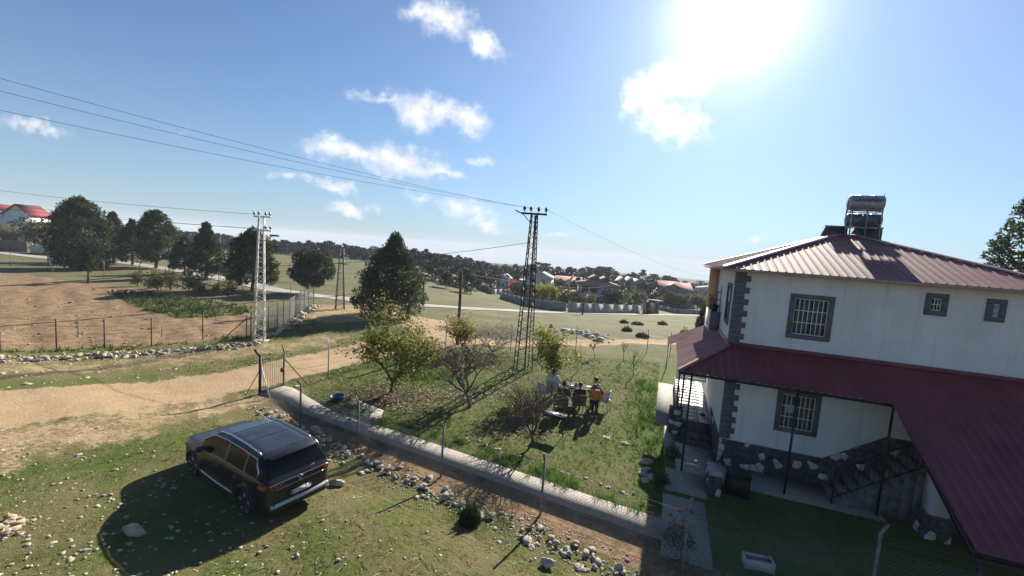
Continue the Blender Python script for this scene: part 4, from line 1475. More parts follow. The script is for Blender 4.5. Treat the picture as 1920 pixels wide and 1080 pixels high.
def leafy(name, label, basepx, hpx, grow_kw, leaf_mat, per, size, seed, bark=BARKG, scale_w=1.0, keep=1.0, spread=.1, aspect=.5, tone=.45, cat='tree', group=None):
    b, h = fit_h(basepx, hpx)
    t = thing(name, label, cat, b, 0, group)
    w_, ends = grow(seed, h, **grow_kw)
    V = np.concatenate(w_.v); top = np.percentile(V[:, 2], 99.5)
    k = h / top
    t.scale = (k * scale_w, k * scale_w, k)
    w_.build('trunk', bark, t, True)
    if per:
        leaves(ends, per, size / k, np.random.default_rng(seed + 1), spread / k, aspect, keep, tone=tone).build('crown', leaf_mat, t)
    return t


leafy('walnut_tree', 'bushy walnut tree with brown and green leaves beside the sandy track', (733, 736), (722, 572), dict(spread=.70, first=.5, levels=5, split=(2, 3), trunk_r=.085, up=.30, shoots=6, ratio=.72), LEAFW, 19, .13, 31, BARK, 1.02, .95, .15, .5)
leafy('apricot_tree', 'small fruit tree with bare forked trunk and thin russet leaves', (880, 765), (885, 630), dict(spread=.75, first=.62, levels=5, split=(2, 4), trunk_r=.070, up=.55, shoots=6, ratio=.72), LEAFR, 3, .08, 32, BARKG, 1.2, .75, .05)
leafy('bare_fruit_tree', 'leafless dark twiggy tree beside the barbecue', (996, 836), (985, 704), dict(spread=.72, first=.38, levels=5, split=(3, 4), trunk_r=.055, up=.4, shoots=5, ratio=.76), LEAFR, 1, .05, 35, BARK, 1.1, .25, .03)
leafy('pear_tree', 'yellow green upright pear tree behind the seated people', (1036, 740), (1040, 618), dict(spread=.52, first=.85, levels=5, split=(2, 3), trunk_r=.05, up=.8, shoots=6, ratio=.74), LEAFY, 8, .12, 36, BARKG, 1.25, .95, .10)
leafy('golden_tree', 'small tree with yellow and orange leaves beside the wooden pole', (866, 660), (868, 592), dict(spread=.6, first=.4, levels=4, split=(2, 4), trunk_r=.05, up=.5, shoots=6, ratio=.74), LEAFO, 8, .13, 37, BARKG, 1.25, 1.0, .10)
leafy('bare_shrub', 'rounded leafless grey shrub right of the golden tree', (922, 662), (925, 598), dict(spread=.8, first=.12, levels=5, split=(3, 4), trunk_r=.06, up=.25, shoots=9, ratio=.78), LEAFR, 0, .1, 38, mat('pale_twig', (.19, .165, .155), .9, .2, 9), 1.5)
for i, (bp, tp, lab, k, pm) in enumerate([
        ((1082, 698), (1085, 640), 'slim sapling right behind the pear tree', 39, LEAFY),
        ((1116, 672), (1118, 640), 'small thin sapling on its own near the back of the garden', 40, LEAFR),
        ((1187, 706), (1192, 650), 'young sapling with light green top nearest the house', 41, LEAFY),
        ((1168, 676), (1165, 640), 'leafless young sapling between two leafy ones', 42, LEAFR),
        ((1060, 690), (1064, 648), 'thin sapling touching the right side of the pear tree', 43, LEAFY)]):
    leafy('sapling', lab, bp, tp, dict(spread=.45, first=.5, levels=3, split=(2, 3), trunk_r=.028, up=.7, shoots=4, ratio=.7), pm, 3 if i != 3 else 1, .09, k, BARKG, 1.0, .8, .05)
for i, (bp, tp, lab) in enumerate([((147, 628), (148, 602), 'bare crooked sapling in the ploughed field near the fence'), ((303, 632), (305, 612), 'short bare sapling near the weeds in the field')]):
    leafy('sapling', lab, bp, tp, dict(spread=.4, first=.6, levels=2, split=(2, 2), trunk_r=.03, up=.6, shoots=3), LEAFR, 0, .1, 70 + i)

# clipped shrubs and clumps
def shrub(name, label, px, w, h, m_, n, size, seed, cat='shrub', aspect=.3, upd=.8):
    b = g(*px) if len(px) == 2 else np.array(px)
    rgs = np.random.default_rng(seed)
    t = thing(name, label, cat, b)
    a = rgs.uniform(0, 6.283, n); r = np.sqrt(rgs.uniform(0, 1, n)) * w / 2
    zz = rgs.uniform(0.02, 1, n) * h * (.72 + .34 * np.sin(a * 3 + seed) * np.sin(r * 9 / w)) * np.sqrt(np.maximum(.02, 1 - (r / (w / 2)) ** 2))
    C = np.stack([r * np.cos(a), r * np.sin(a), zz], 1)
    D = np.stack([np.cos(a) * .7, np.sin(a) * .7, np.full(n, upd)], 1)
    mb = MB(); tufts(mb, C, D, np.full(n, size), np.full(n, size * aspect), rgs, np.clip(rgs.normal(.4, .22, n), 0, 1))
    mb.build('foliage', m_, t)
    st_ = MB()
    for k in range(7):
        q = k * .9
        st_.tube([(0, 0, -.05), (.2 * w * math.cos(q), .2 * w * math.sin(q), h * .35), (.33 * w * math.cos(q), .33 * w * math.sin(q), h * .7)], [.015, .010, .004], 4)
    st_.build('stem', BARK, t)
    return t


shrub('juniper_shrub', 'dense dark green juniper shrub growing out of the stone border', (880, 982), .50, .62, PINE, 1500, .17, 81, upd=2.2, aspect=.13)
ro = shrub('rose_bush', 'rose bush with pink blooms at the corner of the garden path', (1270, 1035), .8, .95, foliage('rose_leaf', (.030, .045, .026), (.06, .075, .045), (.13, .14, .10), .3), 900, .06, 82, aspect=.6)
ROSE = mat('pink_petal', (.55, .08, .13), .7, .25, 30)
for k, (dx, dy, dz) in enumerate([(-.24, .02, .84), (-.04, .03, .95), (.16, .0, .99), (.24, .06, .92), (-.10, -.12, .68)]):
    m = MB(); rq = np.random.default_rng(k)
    for j in range(16):
        a = j * 2.4; e = .012 + .0024 * j
        c = np.array([e * math.cos(a), e * math.sin(a), .02 - .0013 * j])
        u_ = np.array([-math.sin(a), math.cos(a), 0]); v_ = np.array([math.cos(a) * .5, math.sin(a) * .5, .9])
        m.add([c - u_ * .02, c + u_ * .02, c + u_ * .024 + v_ * .035, c - u_ * .024 + v_ * .035], [(0, 1, 2, 3)])
    m.build('rose', ROSE, ro, False, (dx, dy, dz))
for i, (p, lab, w_, h_) in enumerate([((1238, 905), 'potted flowering plant in shade beside the house path', .55, .5), ((1262, 855), 'small dark shrub standing against the porch path', .5, .55)]):
    shrub('garden_shrub', lab, p, w_, h_, LEAFG, 500, .09, 83 + i)
for i, (p, lab) in enumerate([((1170, 606), 'round dark cushion shrub leftmost in the far meadow'), ((1242, 609), 'round dark cushion shrub rightmost in the far meadow'), ((1195, 609), 'small flat cushion shrub between two others in the far meadow'), ((1175, 621), 'cushion shrub nearest the stony patch of the meadow'), ((1204, 632), 'dark cushion shrub by the track in the meadow')]):
    b = g(*p)
    shrub('cushion_shrub', lab, p, .95 + .15 * (i % 3), .38 + .12 * (i % 2), PINE, 260, .32, 90 + i, aspect=.35)
b, h = fit_h((1283, 630), (1283, 612))
shrub('meadow_juniper', 'small pointed juniper in the meadow left of the porch roof', (1283, 630), .8, h, PINE, 500, .2, 97)

# ================================================================== FENCES, GATE, POLES AND WIRES
GALV = mat('weathered_post', (.20, .19, .175), .7, .25, 14, .3, 80, metal=.2)
RUST = mat('rusty_iron', (.085, .050, .035), .8, .4, 12, .3, 60, metal=.2)
WIREM = mat('wire', (.10, .10, .10), .6, .2, 12, metal=.3)
MESHW = mat('mesh_wire', (.17, .17, .165), .6, .2, 12, metal=.3)
CABLE = mat('cable', (.02, .02, .022), .7, .1, 4)
WHITEP = mat('white_paint_and_glint', (.70, .69, .66), .7, .1, 9)


def post(mb, b, h, arm, r=.028):
    b = np.array(b, float)
    mb.tube([b + [0, 0, -.25], b + [0, 0, h]], r, 7)
    if arm is not None:
        mb.tube([b + [0, 0, h - .01], b + np.array([arm[0], arm[1], h + arm[2]])], r * .9, 7)


def chainlink(P, h0, h1, cell, r, nseg=3):
    """woven diamond mesh hung between posts P (list of base points), from h0 to h1 above the ground"""
    mb = MB()
    P = [np.array(p, float) for p in P]
    for a, b in zip(P[:-1], P[1:]):
        ln = np.linalg.norm((b - a)[:2]); n = max(2, int(ln / cell)); m = max(2, int((h1 - h0) / cell))
        k = np.arange(n + 1); 
        for sg in (1, -1):                                # two families of slanted wires
            for i in range(-m, n + 1):
                x0, x1 = i, i + m
                y0, y1 = 0.0, float(m)
                if x0 < 0:
                    y0 += -x0; x0 = 0
                if x1 > n:
                    y1 -= x1 - n; x1 = n
                if x1 - x0 < .2:
                    continue
                u0, u1 = x0 / n, x1 / n
                if sg < 0:
                    u0, u1 = 1 - u0, 1 - u1
                p = a + (b - a) * u0 + [0, 0, h0 + (h1 - h0) * y0 / m]; q = a + (b - a) * u1 + [0, 0, h0 + (h1 - h0) * y1 / m]
                mb.tube([p, q], r, 3, cap=False)
    return mb


def wires(P, heights, r, sag=.02):
    mb = MB()
    for a, b in zip(P[:-1], P[1:]):
        for h in heights:
            q = np.linspace(0, 1, 7)
            mb.tube([np.array(a) * (1 - t) + np.array(b) * t + [0, 0, h - sag * 4 * t * (1 - t)] for t in q], r, 4, cap=False)
    return mb


def zed(p):
    return np.array([p[0], p[1], float(hz(p[0], p[1]))])


# the near fence between the car and the garden path
near = [zed(along(k, -.47)) for k in (-2.2, -.45, 2.35, 5.7, 8.85)] + [zed(hp(-1.15, -5.75, 0)), zed(hp(2.45, -5.0, 0)), zed(hp(6.5, -5.0, 0))]
fence = thing('chain_link_fence', 'chain link fence on bent metal posts along the concrete garden path', 'fence', near[0])
o0 = near[0]
arms = [(-.16, -.05, .20), (-.15, -.05, .19), (-.10, -.05, .22), (-.06, -.06, .22), (-.05, -.06, .2), (.10, .12, .22), (.22, .10, .14), (.2, .1, .15)]
for p, a in zip(near[1:], arms[1:]):
    m = MB(); post(m, p - o0, 1.45, a, .032); m.build('post', GALV, fence)
c = chainlink([p - o0 for p in near], .05, 1.12, .085, .0030).build('wire_mesh', MESHW, fence); c['kind'] = 'stuff'
c = wires([p - o0 for p in near], (.06, 1.13, 1.28, 1.40), .0035).build('strand', WIREM, fence); c['kind'] = 'stuff'

# gate: two posts with braces, barred leaf
gl_, gr_ = zed((-9.95, 16.86)), zed((-9.50, 17.85))
gate = thing('garden_gate', 'narrow barred metal gate with padlock box between two bent posts', 'gate', gl_)
gd = gr_ - gl_
m = MB(); post(m, (0, 0, 0), 1.55, (-.20, -.06, .30), .05); m.build('gate_post', IRON, gate)
m = MB(); post(m, gd, 1.50, (-.10, -.02, .38), .032); m.build('gate_post', GALV, gate)
MB().bar((.05, .03, 1.1), (.62, -.35, 0), .022, 6).build('brace', WHITEP, gate)
MB().bar((-.03, 0, .95), (-.40, -.28, 0), .018, 6).build('brace', GALV, gate)
MB().bar(gd + [0, 0, 1.25], gd + [.75, .55, 0], .022, 6).build('brace', RUST, gate)
lf = MB()
for z in (.1, 1.40):
    lf.bar(gd * .05 + [0, 0, z], gd * .96 + [0, 0, z], .018, 6)
for q in (.05, .96):
    lf.bar(gd * q + [0, 0, .1], gd * q + [0, 0, 1.40], .018, 6)
leaf = lf.build('gate_leaf', GALV, gate)
for k in range(9):
    q = .05 + .91 * (k + 1) / 10
    MB().bar(gd * q + [0, 0, .1], gd * q + [0, 0, 1.40], .007, 5).build('gate_bar', GALV, leaf)
MB().box((gd[0] * .93 - .07, gd[1] * .93 - .05, .68), (gd[0] * .93 + .07, gd[1] * .93 + .05, .84)).build('lock_box', RUST, gate)
MB().beam(gd * 0 + [0, 0, .05], gd + [0, 0, .05], .05, .05).build('threshold', RUST, gate)

# garden back fence
back = [gr_, zed((-8.22, 19.3)), zed((-6.6, 23.2)), zed((-4.0, 27.0)), zed((.2, 27.6)), zed((4.6, 28.4)), zed((9.8, 29.6)), zed((11.2, 29.0)), zed((9.75, 25.6))]
fence2 = thing('garden_fence', 'thin wire fence on slanted topped posts round the back of the garden', 'fence', back[0])
b0 = back[0]
for i, p in enumerate(back[1:]):
    m = MB(); post(m, p - b0, 1.5, (-.08, .0, .42) if i in (0, 2) else (-.05, 0, .2), .024)
    po_ = m.build('post', RUST if i else GALV, fence2)
    if i in (0, 2):
        MB().bar(p - b0 + [0, -.028, 1.5], p - b0 + [-.08, -.03, 1.93], .018, 6).build('tip_glint', WHITEP, po_)  # sun glint on the post arm, put on as a white bar
MB().bar(back[3] - b0 + [0, 0, 1.3], back[3] - b0 + [.75, -.3, 0], .02, 6).build('brace', RUST, fence2)
c = wires([p - b0 for p in back], (.3, .7, 1.1, 1.45), .004).build('strand', WIREM, fence2); c['kind'] = 'stuff'

# fence of the ploughed field along the track, and up beside the stone row
FP = [(-330, 690), (-210, 675), (-110, 664), (0, 656), (106, 656), (196, 654), (284, 650), (380, 635), (462, 641)]
fp = [g(*p) for p in FP]
fence3 = thing('field_fence', 'rusty post and wire fence in front of the ploughed field', 'fence', fp[0])
f0 = fp[0]
for p in fp:
    m = MB(); post(m, p - f0, 1.55, None, .03); m.build('post', RUST, fence3)
MB().bar(fp[-1] - f0 + [0, 0, 1.4], fp[-1] - f0 + [-1.25, -.5, 0], .03, 6).build('brace', RUST, fence3)
c = wires([p - f0 for p in fp], (.4, .8, 1.2, 1.5), .0045, .04).build('strand', WIREM, fence3); c['kind'] = 'stuff'
F4 = [(470, 640), (503, 624), (520, 614), (531, 608), (543, 600), (553, 590), (562, 584), (570, 579), (578, 574), (588, 571)]
f4 = [g(*p) for p in F4]
fence4 = thing('mesh_fence', 'grey chain link fence behind the row of orange stones', 'fence', f4[0])
for p in f4:
    m = MB(); post(m, p - f4[0], 1.75, None, .032); m.build('post', RUST, fence4)
c = chainlink([p - f4[0] for p in f4], .05, 1.65, .14, .0065).build('wire_mesh', MESHW, fence4); c['kind'] = 'stuff'
F5 = [(588, 571), (545, 562), (497, 556), (455, 552), (410, 545), (370, 538), (310, 530), (262, 524), (195, 516), (120, 508), (90, 506), (20, 500)]
f5 = [g(*p) for p in F5]
fence5 = thing('far_field_fence', 'thin posts and wires along the far side of the dry field', 'fence', f5[0])
for p in f5:
    m = MB(); post(m, p - f5[0], 1.8, None, .035); m.build('post', GALV, fence5)
MB().bar(f5[10] - f5[0] + [0, 0, 1.9], f5[10] - f5[0] + [1.3, -.6, 0], .06, 6).build('brace', WHITEP, fence5)
c = wires([p - f5[0] for p in f5], (.5, 1.1, 1.7), .008, .03).build('strand', WIREM, fence5); c['kind'] = 'stuff'


# lattice poles
def lattice(mb, h, w0, w1, panels, ch, br, rot=0.0):
    """four chords and zigzag bracing on each side"""
    def corner(k, q):
        w = (w0 + (w1 - w0) * q) / 2
        a = rot + math.pi / 4 + k * math.pi / 2
        return np.array([w * 1.414 * math.cos(a), w * 1.414 * math.sin(a), h * q])
    for k in range(4):
        mb.beam(corner(k, 0), corner(k, 1), ch, ch)
        for i in range(panels):
            q0, q1 = i / panels, (i + 1) / panels
            mb.beam(corner(k, q0), corner((k + 1) % 4, (q0 + q1) / 2), br, br * .5)
            mb.beam(corner((k + 1) % 4, (q0 + q1) / 2), corner(k, q1), br, br * .5)
    return corner


INS = mat('insulator', (.03, .028, .027), .3, .2, 10)


def insulator(mb, p, s=1.0):
    mb.lathe([(.015 * s, 0), (.02 * s, .10 * s), (.07 * s, .11 * s), (.075 * s, .14 * s), (.05 * s, .17 * s), (.085 * s, .18 * s), (.085 * s, .23 * s), (.05 * s, .26 * s), (.05 * s, .31 * s), (.02 * s, .32 * s)], 10, p)


WHITEL = mat('whitewashed_steel', (.58, .54, .50), .7, .15, 6, metal=.1)
DARKL = mat('dark_steel', (.050, .038, .032), .7, .35, 8, metal=.2)
b, h = fit_h((486, 640), (500, 405))
pw = thing('lattice_pole', 'whitewashed lattice power pole with street lamp beside the sandy track', 'power pole', b)
m = MB(); lattice(m, h, .55, .26, 13, .045, .028, .35); m.build('lattice', WHITEL, pw)
for z, wd in ((h - .06, 1.15), (h - .85, 1.25)):
    m = MB(); m.beam((-wd / 2, .2, z), (wd / 2, -.1, z), .08, .08); cr_ = m.build('cross_arm', WHITEL, pw)
    for q in (-.48, -.2, .22, .46):
        m = MB(); insulator(m, (q * wd, .05 - q * .3, z + .03), .8); m.build('insulator', INS, cr_)
m = MB(); m.tube([(.15, 0, h - 1.5), (.45, 0, h - 1.25), (.75, 0, h - 1.1)], .03, 6); la_ = m.build('lamp_arm', WHITEL, pw)
MB().box((.55, -.1, h - 1.16), (1.05, .1, h - 1.05)).build('lamp_head', GALV, la_)
MB().box((-.40, -.40, -.2), (.40, .40, .05)).build('footing', PEBBLE, pw)
pw_top = b + [0, 0, h]; PWB = b

b, h = fit_h((980, 691), (1002, 401))
pd = thing('lattice_pole', 'dark lattice power pole standing in the garden behind the fruit trees', 'power pole', b)
m = MB(); lattice(m, h, .86, .30, 15, .055, .035, .2); m.build('lattice', DARKL, pd)
m = MB(); m.beam((-.72, .1, h), (1.0 - .32, -.1, h), .09, .10); m.beam((-.72, .1, h), (-1.05, .15, h + .14), .06, .06); m.beam((-.62, 0, h - .05), (-.12, 0, h - .55), .04, .04)
ca_ = m.build('cross_arm', DARKL, pd)
for q in (-.55, -.2, .22, .62):
    m = MB(); insulator(m, (q, 0, h + .05), 1.05); m.build('insulator', INS, ca_)
m = MB(); m.tube([(.1, -.1, 0), (.08, -.1, h * .55), (.05, -.05, h - .1)], .05, 6); m.build('conduit', RUST, pd)
m = MB(); m.tube([(-.16, .1, h * .62), (-.2, .1, h * .8), (-.2, .1, h * .9)], .012, 5); m.build('earth_rod', DARKL, pd)
MB().box((-.6, -.6, -.3), (.6, .6, -.01)).build('footing', mat('old_footing', (.17, .15, .125), .95, .2, 6, .4, 50), pd)
PDB, PDH = b, h
b, h = fit_h((637, 580), (646, 464))
pf_ = thing('lattice_pole', 'far thin lattice power pole left of the big juniper', 'power pole', b)
m = MB(); lattice(m, h, .75, .25, 12, .07, .045, .5); m.build('lattice', GALV, pf_)
for z in (h, h - .75, h - 1.5):
    MB().beam((-.6, 0, z), (.6, 0, z), .09, .09).build('cross_arm', GALV, pf_)
PFB, PFH = b, h
b, h = fit_h((857, 645), (856, 508))
pwd = thing('wooden_pole', 'plain brown wooden utility pole behind the golden tree', 'utility pole', b)
MB().tube([(0, 0, -.3), (.02, 0, h * .5), (0, 0, h)], [.115, .10, .085], 8).build('shaft', BARK, pwd, True)
PWOOD = b + [0, 0, h]
for i, (bp, tp, lab) in enumerate([((793, 567), (793, 525), 'thin dark utility pole beside the far road behind the juniper'), ((1092, 590), (1092, 553), 'thin pole in front of the grey compound wall'), ((1175, 557), (1175, 526), 'pale concrete pole among the village houses'), ((412, 500), (414, 444), 'pale far utility pole between the meadow pines')]):
    b, h = fit_h(bp, tp)
    t = thing('utility_pole', lab, 'utility pole', b)
    MB().tube([(0, 0, -.3), (0, 0, h)], [.12, .09], 7).build('shaft', GALV if i > 1 else BARK, t)
    MB().beam((-.6, 0, h - .3), (.6, 0, h - .3), .08, .08).build('cross_arm', GALV, t)


def cable(name, label, a, b, sag, r, group='overhead wires'):
    a, b = np.array(a), np.array(b)
    q = np.linspace(0, 1, 34)
    pts = [a * (1 - t) + b * t - [0, 0, sag * 4 * t * (1 - t)] for t in q]
    o = MB().tube(np.array(pts) - a, r, 5).build(name, CABLE, None, False, a)
    return tag(o, label, 'wire', group)


ptop = PDB + [0, 0, PDH + .3]
for i, (yp, off, lab) in enumerate([(90, -.55, 'uppermost of three long wires crossing the sky at left'), (118, -.2, 'middle one of three long wires crossing the sky at left'), (160, .22, 'lowest of three long wires crossing the sky at left')]):
    cable('power_line', lab, at(-160, yp + 12, 11.5), ptop + [off, 0, 0], .25, .0055)
for i, (y0, dz, dx, lab) in enumerate([(335, 0.05, -.5, 'upper wire running left from the white lattice pole'), (366, -.75, -.5, 'lower wire running left from the white lattice pole'), (352, -.8, .4, 'faint third wire running left from the white lattice pole')]):
    cable('power_line', lab, at(-160, y0 + i * 4, 34), pw_top + [dx, 0, dz], .25, .010)
cable('service_cable', 'thick black cable across the ploughed field to the white lattice pole', at(-160, 546, 26), at(484, 498, PWB[1]), .10, .022)
cable('service_cable', 'second black cable low across the field to the white lattice pole', at(-160, 622, 20.5), at(482, 566, PWB[1]), .15, .016)
cable('service_cable', 'thin cable from the white lattice pole to the dark lattice pole', at(496, 499, PWB[1]), at(990, 455, PDB[1]), .25, .013)
cable('service_cable', 'thin cable from the white lattice pole to the wooden pole', at(492, 566, PWB[1]), PWOOD - [0, 0, .1], .35, .013)
cable('service_cable', 'faint wire from the dark lattice pole towards the right', ptop + [.6, 0, 0], at(1330, 520, 60), .6, .009)
cable('service_cable', 'thin wire from the wooden pole towards the village', PWOOD - [0, 0, .1], at(1175, 528, 96), 1.2, .012)

# ================================================================== STONES
LIME = mat('limestone', (.44, .385, .30), .9, .22, 5, .6, 30)
LIMEO = mat('ochre_stone', (.52, .36, .21), .9, .22, 5, .6, 30)
GREYST = mat('grey_stone', (.36, .33, .29), .9, .25, 5, .6, 30)


def rock_arrays(seed, sub=1, flat=.7):
    bm = bmesh.new()
    bmesh.ops.create_icosphere(bm, subdivisions=sub, radius=1.0)
    rq = np.random.default_rng(seed)
    npl = 7 if sub < 3 else 16
    planes = rq.normal(0, 1, (npl, 3)); planes /= np.linalg.norm(planes, axis=1)[:, None]; cut = rq.uniform(.42, .80, npl)
    V = np.array([v.co[:] for v in bm.verts])
    for n_, c_ in zip(planes, cut):                       # broken flat faces
        d = V @ n_
        V = V - np.where(d > c_, d - c_, 0)[:, None] * n_
    V *= rq.uniform(.8, 1.15, 3) * [1, 1, flat]
    V += rq.normal(0, .035, V.shape)
    F = np.array([[v.index for v in f.verts] for f in bm.faces])
    bm.free()
    return V, F


PEBM = bpy.data.materials.new('pebble'); PEBM.use_nodes = True
_t = NT(PEBM.node_tree); _b = _t.n['Principled BSDF']
_t.l.new(_t.mix(_t.node('ShaderNodeAttribute', attribute_name='tint').outputs['Fac'], (.17, .14, .10), (.47, .415, .33)), _b.inputs['Base Color']); _b.inputs['Roughness'].default_value = .95
ROCKS = [rock_arrays(200 + k, 2 if k < 4 else 1, .55 + .05 * k) for k in range(8)]
SMALL = [rock_arrays(300 + k, 1, .6) for k in range(6)]
RM = [[MB().add(*r).mesh('stone', m_) for r in ROCKS] for m_ in (LIME, LIMEO, GREYST)]
rs = random.Random(12)


def rock_obj(name, parent, p, size, mi, k=None):
    o = link(name, RM[mi][rs.randrange(8) if k is None else k], parent, p, rs.uniform(0, 6.28))
    o.scale = (size * rs.uniform(.8, 1.3), size * rs.uniform(.7, 1.1), size * rs.uniform(.6, 1.0))
    return o


def stone_row(name, label, line, n, wid, size, mats, extra=0, heap=0.0):
    """loose stones heaped along a line: the bigger ones one by one, small rubble between as one part"""
    line = [np.array(p[:2], float) for p in line]
    seg = [np.linalg.norm(b - a) for a, b in zip(line[:-1], line[1:])]; tot = sum(seg)

    def pick(sp):
        q = rs.uniform(0, tot); i = 0
        while i < len(seg) - 1 and q > seg[i]:
            q -= seg[i]; i += 1
        d = (line[i + 1] - line[i]) / seg[i]
        e = max(-1, min(1, rs.gauss(0, .45)))
        p = line[i] + d * q + np.array([-d[1], d[0]]) * e * sp
        return p, e
    b0 = np.array([*line[0], float(hz(*line[0]))])
    t = thing(name, label, 'stone row', b0)
    for k in range(n):
        p, e = pick(wid)
        s_ = size * (.45 + 1.0 * rs.random() ** 2)
        z = float(hz(*p)) + s_ * .15 + heap * (1 - abs(e)) * rs.random()
        rock_obj('stone', t, np.array([p[0], p[1], z]) - b0, s_, rs.choice(mats))
    if extra:
        mb = MB()
        for k in range(extra):
            p, e = pick(wid * 1.35)
            s_ = size * rs.uniform(.12, .42)
            V, F = SMALL[rs.randrange(6)]
            a = rs.uniform(0, 6.28); R_ = np.array([[math.cos(a), -math.sin(a), 0], [math.sin(a), math.cos(a), 0], [0, 0, 1]])
            mb.add((V * s_) @ R_.T + np.array([p[0], p[1], float(hz(*p)) + s_ * .1]) - b0, F, rs.uniform(.1, .95))
        o = mb.build('rubble', PEBM, t); o['kind'] = 'stuff'
    return t


stone_row('stone_border', 'long heap of pale loose stones between the lawn and the garden fence', [along(-2.9, -.55), along(-1.2, -.75), along(1.5, -1.05), along(4, -1.15), along(7, -1.3), along(10, -1.45), along(13.2, -1.6)], 290, .55, .105, [0, 0, 0, 2], 1500, .10)
stone_row('field_stone_row', 'row of grey and pale stones below the rusty field fence', [g(*p) for p in ((-160, 700), (0, 676), (100, 672), (200, 668), (300, 662), (400, 654), (485, 646))], 230, .75, .15, [0, 2, 1], 900, .15)
stone_row('stone_row', 'row of sunlit orange stones along the grey mesh fence', [g(*p) for p in ((500, 636), (530, 618), (560, 598), (592, 574))], 110, .35, .24, [1, 1, 0], 150, .18)
stone_row('stone_edging', 'thin line of half buried stones between path bed and lawn', [along(2.6, 1.6), along(5, 1.75), along(8, 1.65), along(11.2, 1.5)], 70, .14, .075, [0, 2], 60)
stone_row('stone_edging', 'low curb of stones in the garden between the walnut and dark lattice pole', [g(*p) for p in ((790, 664), (860, 668), (930, 690), (1005, 716))], 60, .2, .10, [2, 0], 60)
stone_row('stone_pile', 'small pile of yellowish stones at the lower left corner', [g(*p) for p in ((-30, 1015), (10, 990), (45, 975))], 60, .38, .10, [1, 0], 120, .16)
stone_row('stone_patch', 'patch of white outcrop stones in the far meadow', [g(*p) for p in ((1065, 620), (1085, 627), (1130, 630))], 60, 2.2, .34, [0, 2, 0], 300)
stone_row('stone_heap', 'small heap of yellow stones at the lawn edge beside the house path', [hp(-2.1, -1.0, 0), hp(-2.05, -2.4, 0)], 14, .16, .17, [1, 0], 20)


def boulder(label, px, size, mi, k, flat=1.0):
    b = g(*px)
    V, F = rock_arrays(400 + k, 3, .75)
    o = MB().add(V * size * [1.15, .85, flat], F).build('boulder', (LIME, LIMEO, GREYST)[mi], None, False, b + [0, 0, size * .35])
    return tag(o, label, 'rock')


boulder('largest pale boulder on the grass left of the car shadow', (252, 1003), .27, 0, 1)
boulder('cube shaped ochre rock behind the right rear corner of the car', (633, 912), .20, 0, 2, 1.1)
boulder('pale rock in the grass at the lower centre below the stone border', (1026, 1064), .22, 0, 3)
boulder('rounded grey rock leading the stone border beside the car roof', (595, 812), .24, 2, 4)
boulder('flat topped grey rock, left one of two in the far meadow', (1018, 624), .34, 2, 5)
boulder('higher grey rock, right one of two in the far meadow', (1034, 614), .40, 2, 6)
boulder('pinkish long stone just behind the car tail lamp', (617, 866), .11, 1, 7, .7)

# single loose stones around the car, then the crowd of pebbles as one
GS = 'loose stones in the grass around the car'
k = 0
while k < 150:
    px, py = rs.uniform(-10, 1000), rs.uniform(840, 1085)
    if px > 640 and rs.random() < .6:
        continue
    p = g(px, py)
    d = float(pdist(p[0], p[1]))
    if d < 2.2 or np.hypot(p[0] + 6.28, p[1] - 10.37) < 1.6:
        continue
    s_ = rs.uniform(.03, .055) * (1.6 if rs.random() < .1 else 1)
    tag(rock_obj('loose_stone', None, p + [0, 0, s_ * .25], s_, 0), 'small pale stone lying loose in the grass near the car', 'stone', GS)
    k += 1


def pebbles(name, label, n, region, size, m_, seed):
    rp = np.random.default_rng(seed)
    mb = MB(); c = 0
    while c < n:
        px, py = region(rp)
        p = g(px, py)
        dens = .5 + .5 * float(wob(p[0], p[1], .8))
        d = float(pdist(p[0], p[1]))
        if (-1.0 < d < 1.6 and p[0] > -10) or rp.random() > dens * 1.1 + .1 or (m_ is LIME and float(np.min([seg_dist(p[0], p[1], t_) for t_ in TRACKS])) < .2):
            c += 1; continue
        V, F = SMALL[int(rp.integers(6))]
        s_ = size * (.35 + min(2.2, rp.exponential(.55)))
        a = rp.uniform(0, 6.28); R_ = np.array([[math.cos(a), -math.sin(a), 0], [math.sin(a), math.cos(a), 0], [0, 0, 1]])
        mb.add((V * s_ * [rp.uniform(.8, 1.6), 1, rp.uniform(.5, 1)]) @ R_.T + p + [0, 0, s_ * -.05], F, float(np.clip(rp.normal(.6, .25), 0, 1))); c += 1
    o = tag(mb.build(name, PEBM if m_ is LIME else m_), label, 'pebbles'); o['kind'] = 'stuff'


pebbles('pebbles', 'scattered white pebbles in the grass round the car', 1050, lambda r: (r.uniform(-20, 480) if r.random() < .8 else r.uniform(400, 1150), r.uniform(800, 1085)), .027, LIME, 5)
pebbles('pebbles', 'small stones along the verge of the sandy track', 700, lambda r: (r.uniform(-20, 640), r.uniform(655, 740)), .055, LIME, 6)
pebbles('clods', 'clods of brown earth on the ploughed field', 700, lambda r: (r.uniform(-20, 430), r.uniform(540, 650)), .06, mat('clod', (.27, .19, .115), .95, .25, 6, .5, 30), 8)

# stepping stones on the lawn
STEP = mat('paving_slab', (.26, .245, .21), .85, .12, 6, .4, 60)
for i, (p, lab, w_) in enumerate([((1084, 786), 'first stepping slab, nearest the table', .30), ((1115, 792), 'second stepping slab from the table, small and broken', .30), ((1141, 822), 'third stepping slab from the table, square', .40), ((1176, 831), 'fourth stepping slab from the table, square', .42), ((1212, 842), 'last stepping slab, at the edge of the house shadow', .34)]):
    b = g(*p)
    o = MB().prism([(-w_ * .6, -w_ * .45), (w_ * .5, -w_ * .5), (w_ * .6, w_ * .42), (-w_ * .5, w_ * .5)], -.09, -.004).build('stepping_stone', STEP, None, False, b)
    o.rotation_euler[2] = -.3 + .1 * i
    tag(o, lab, 'paving slab', 'stepping stones across the lawn')

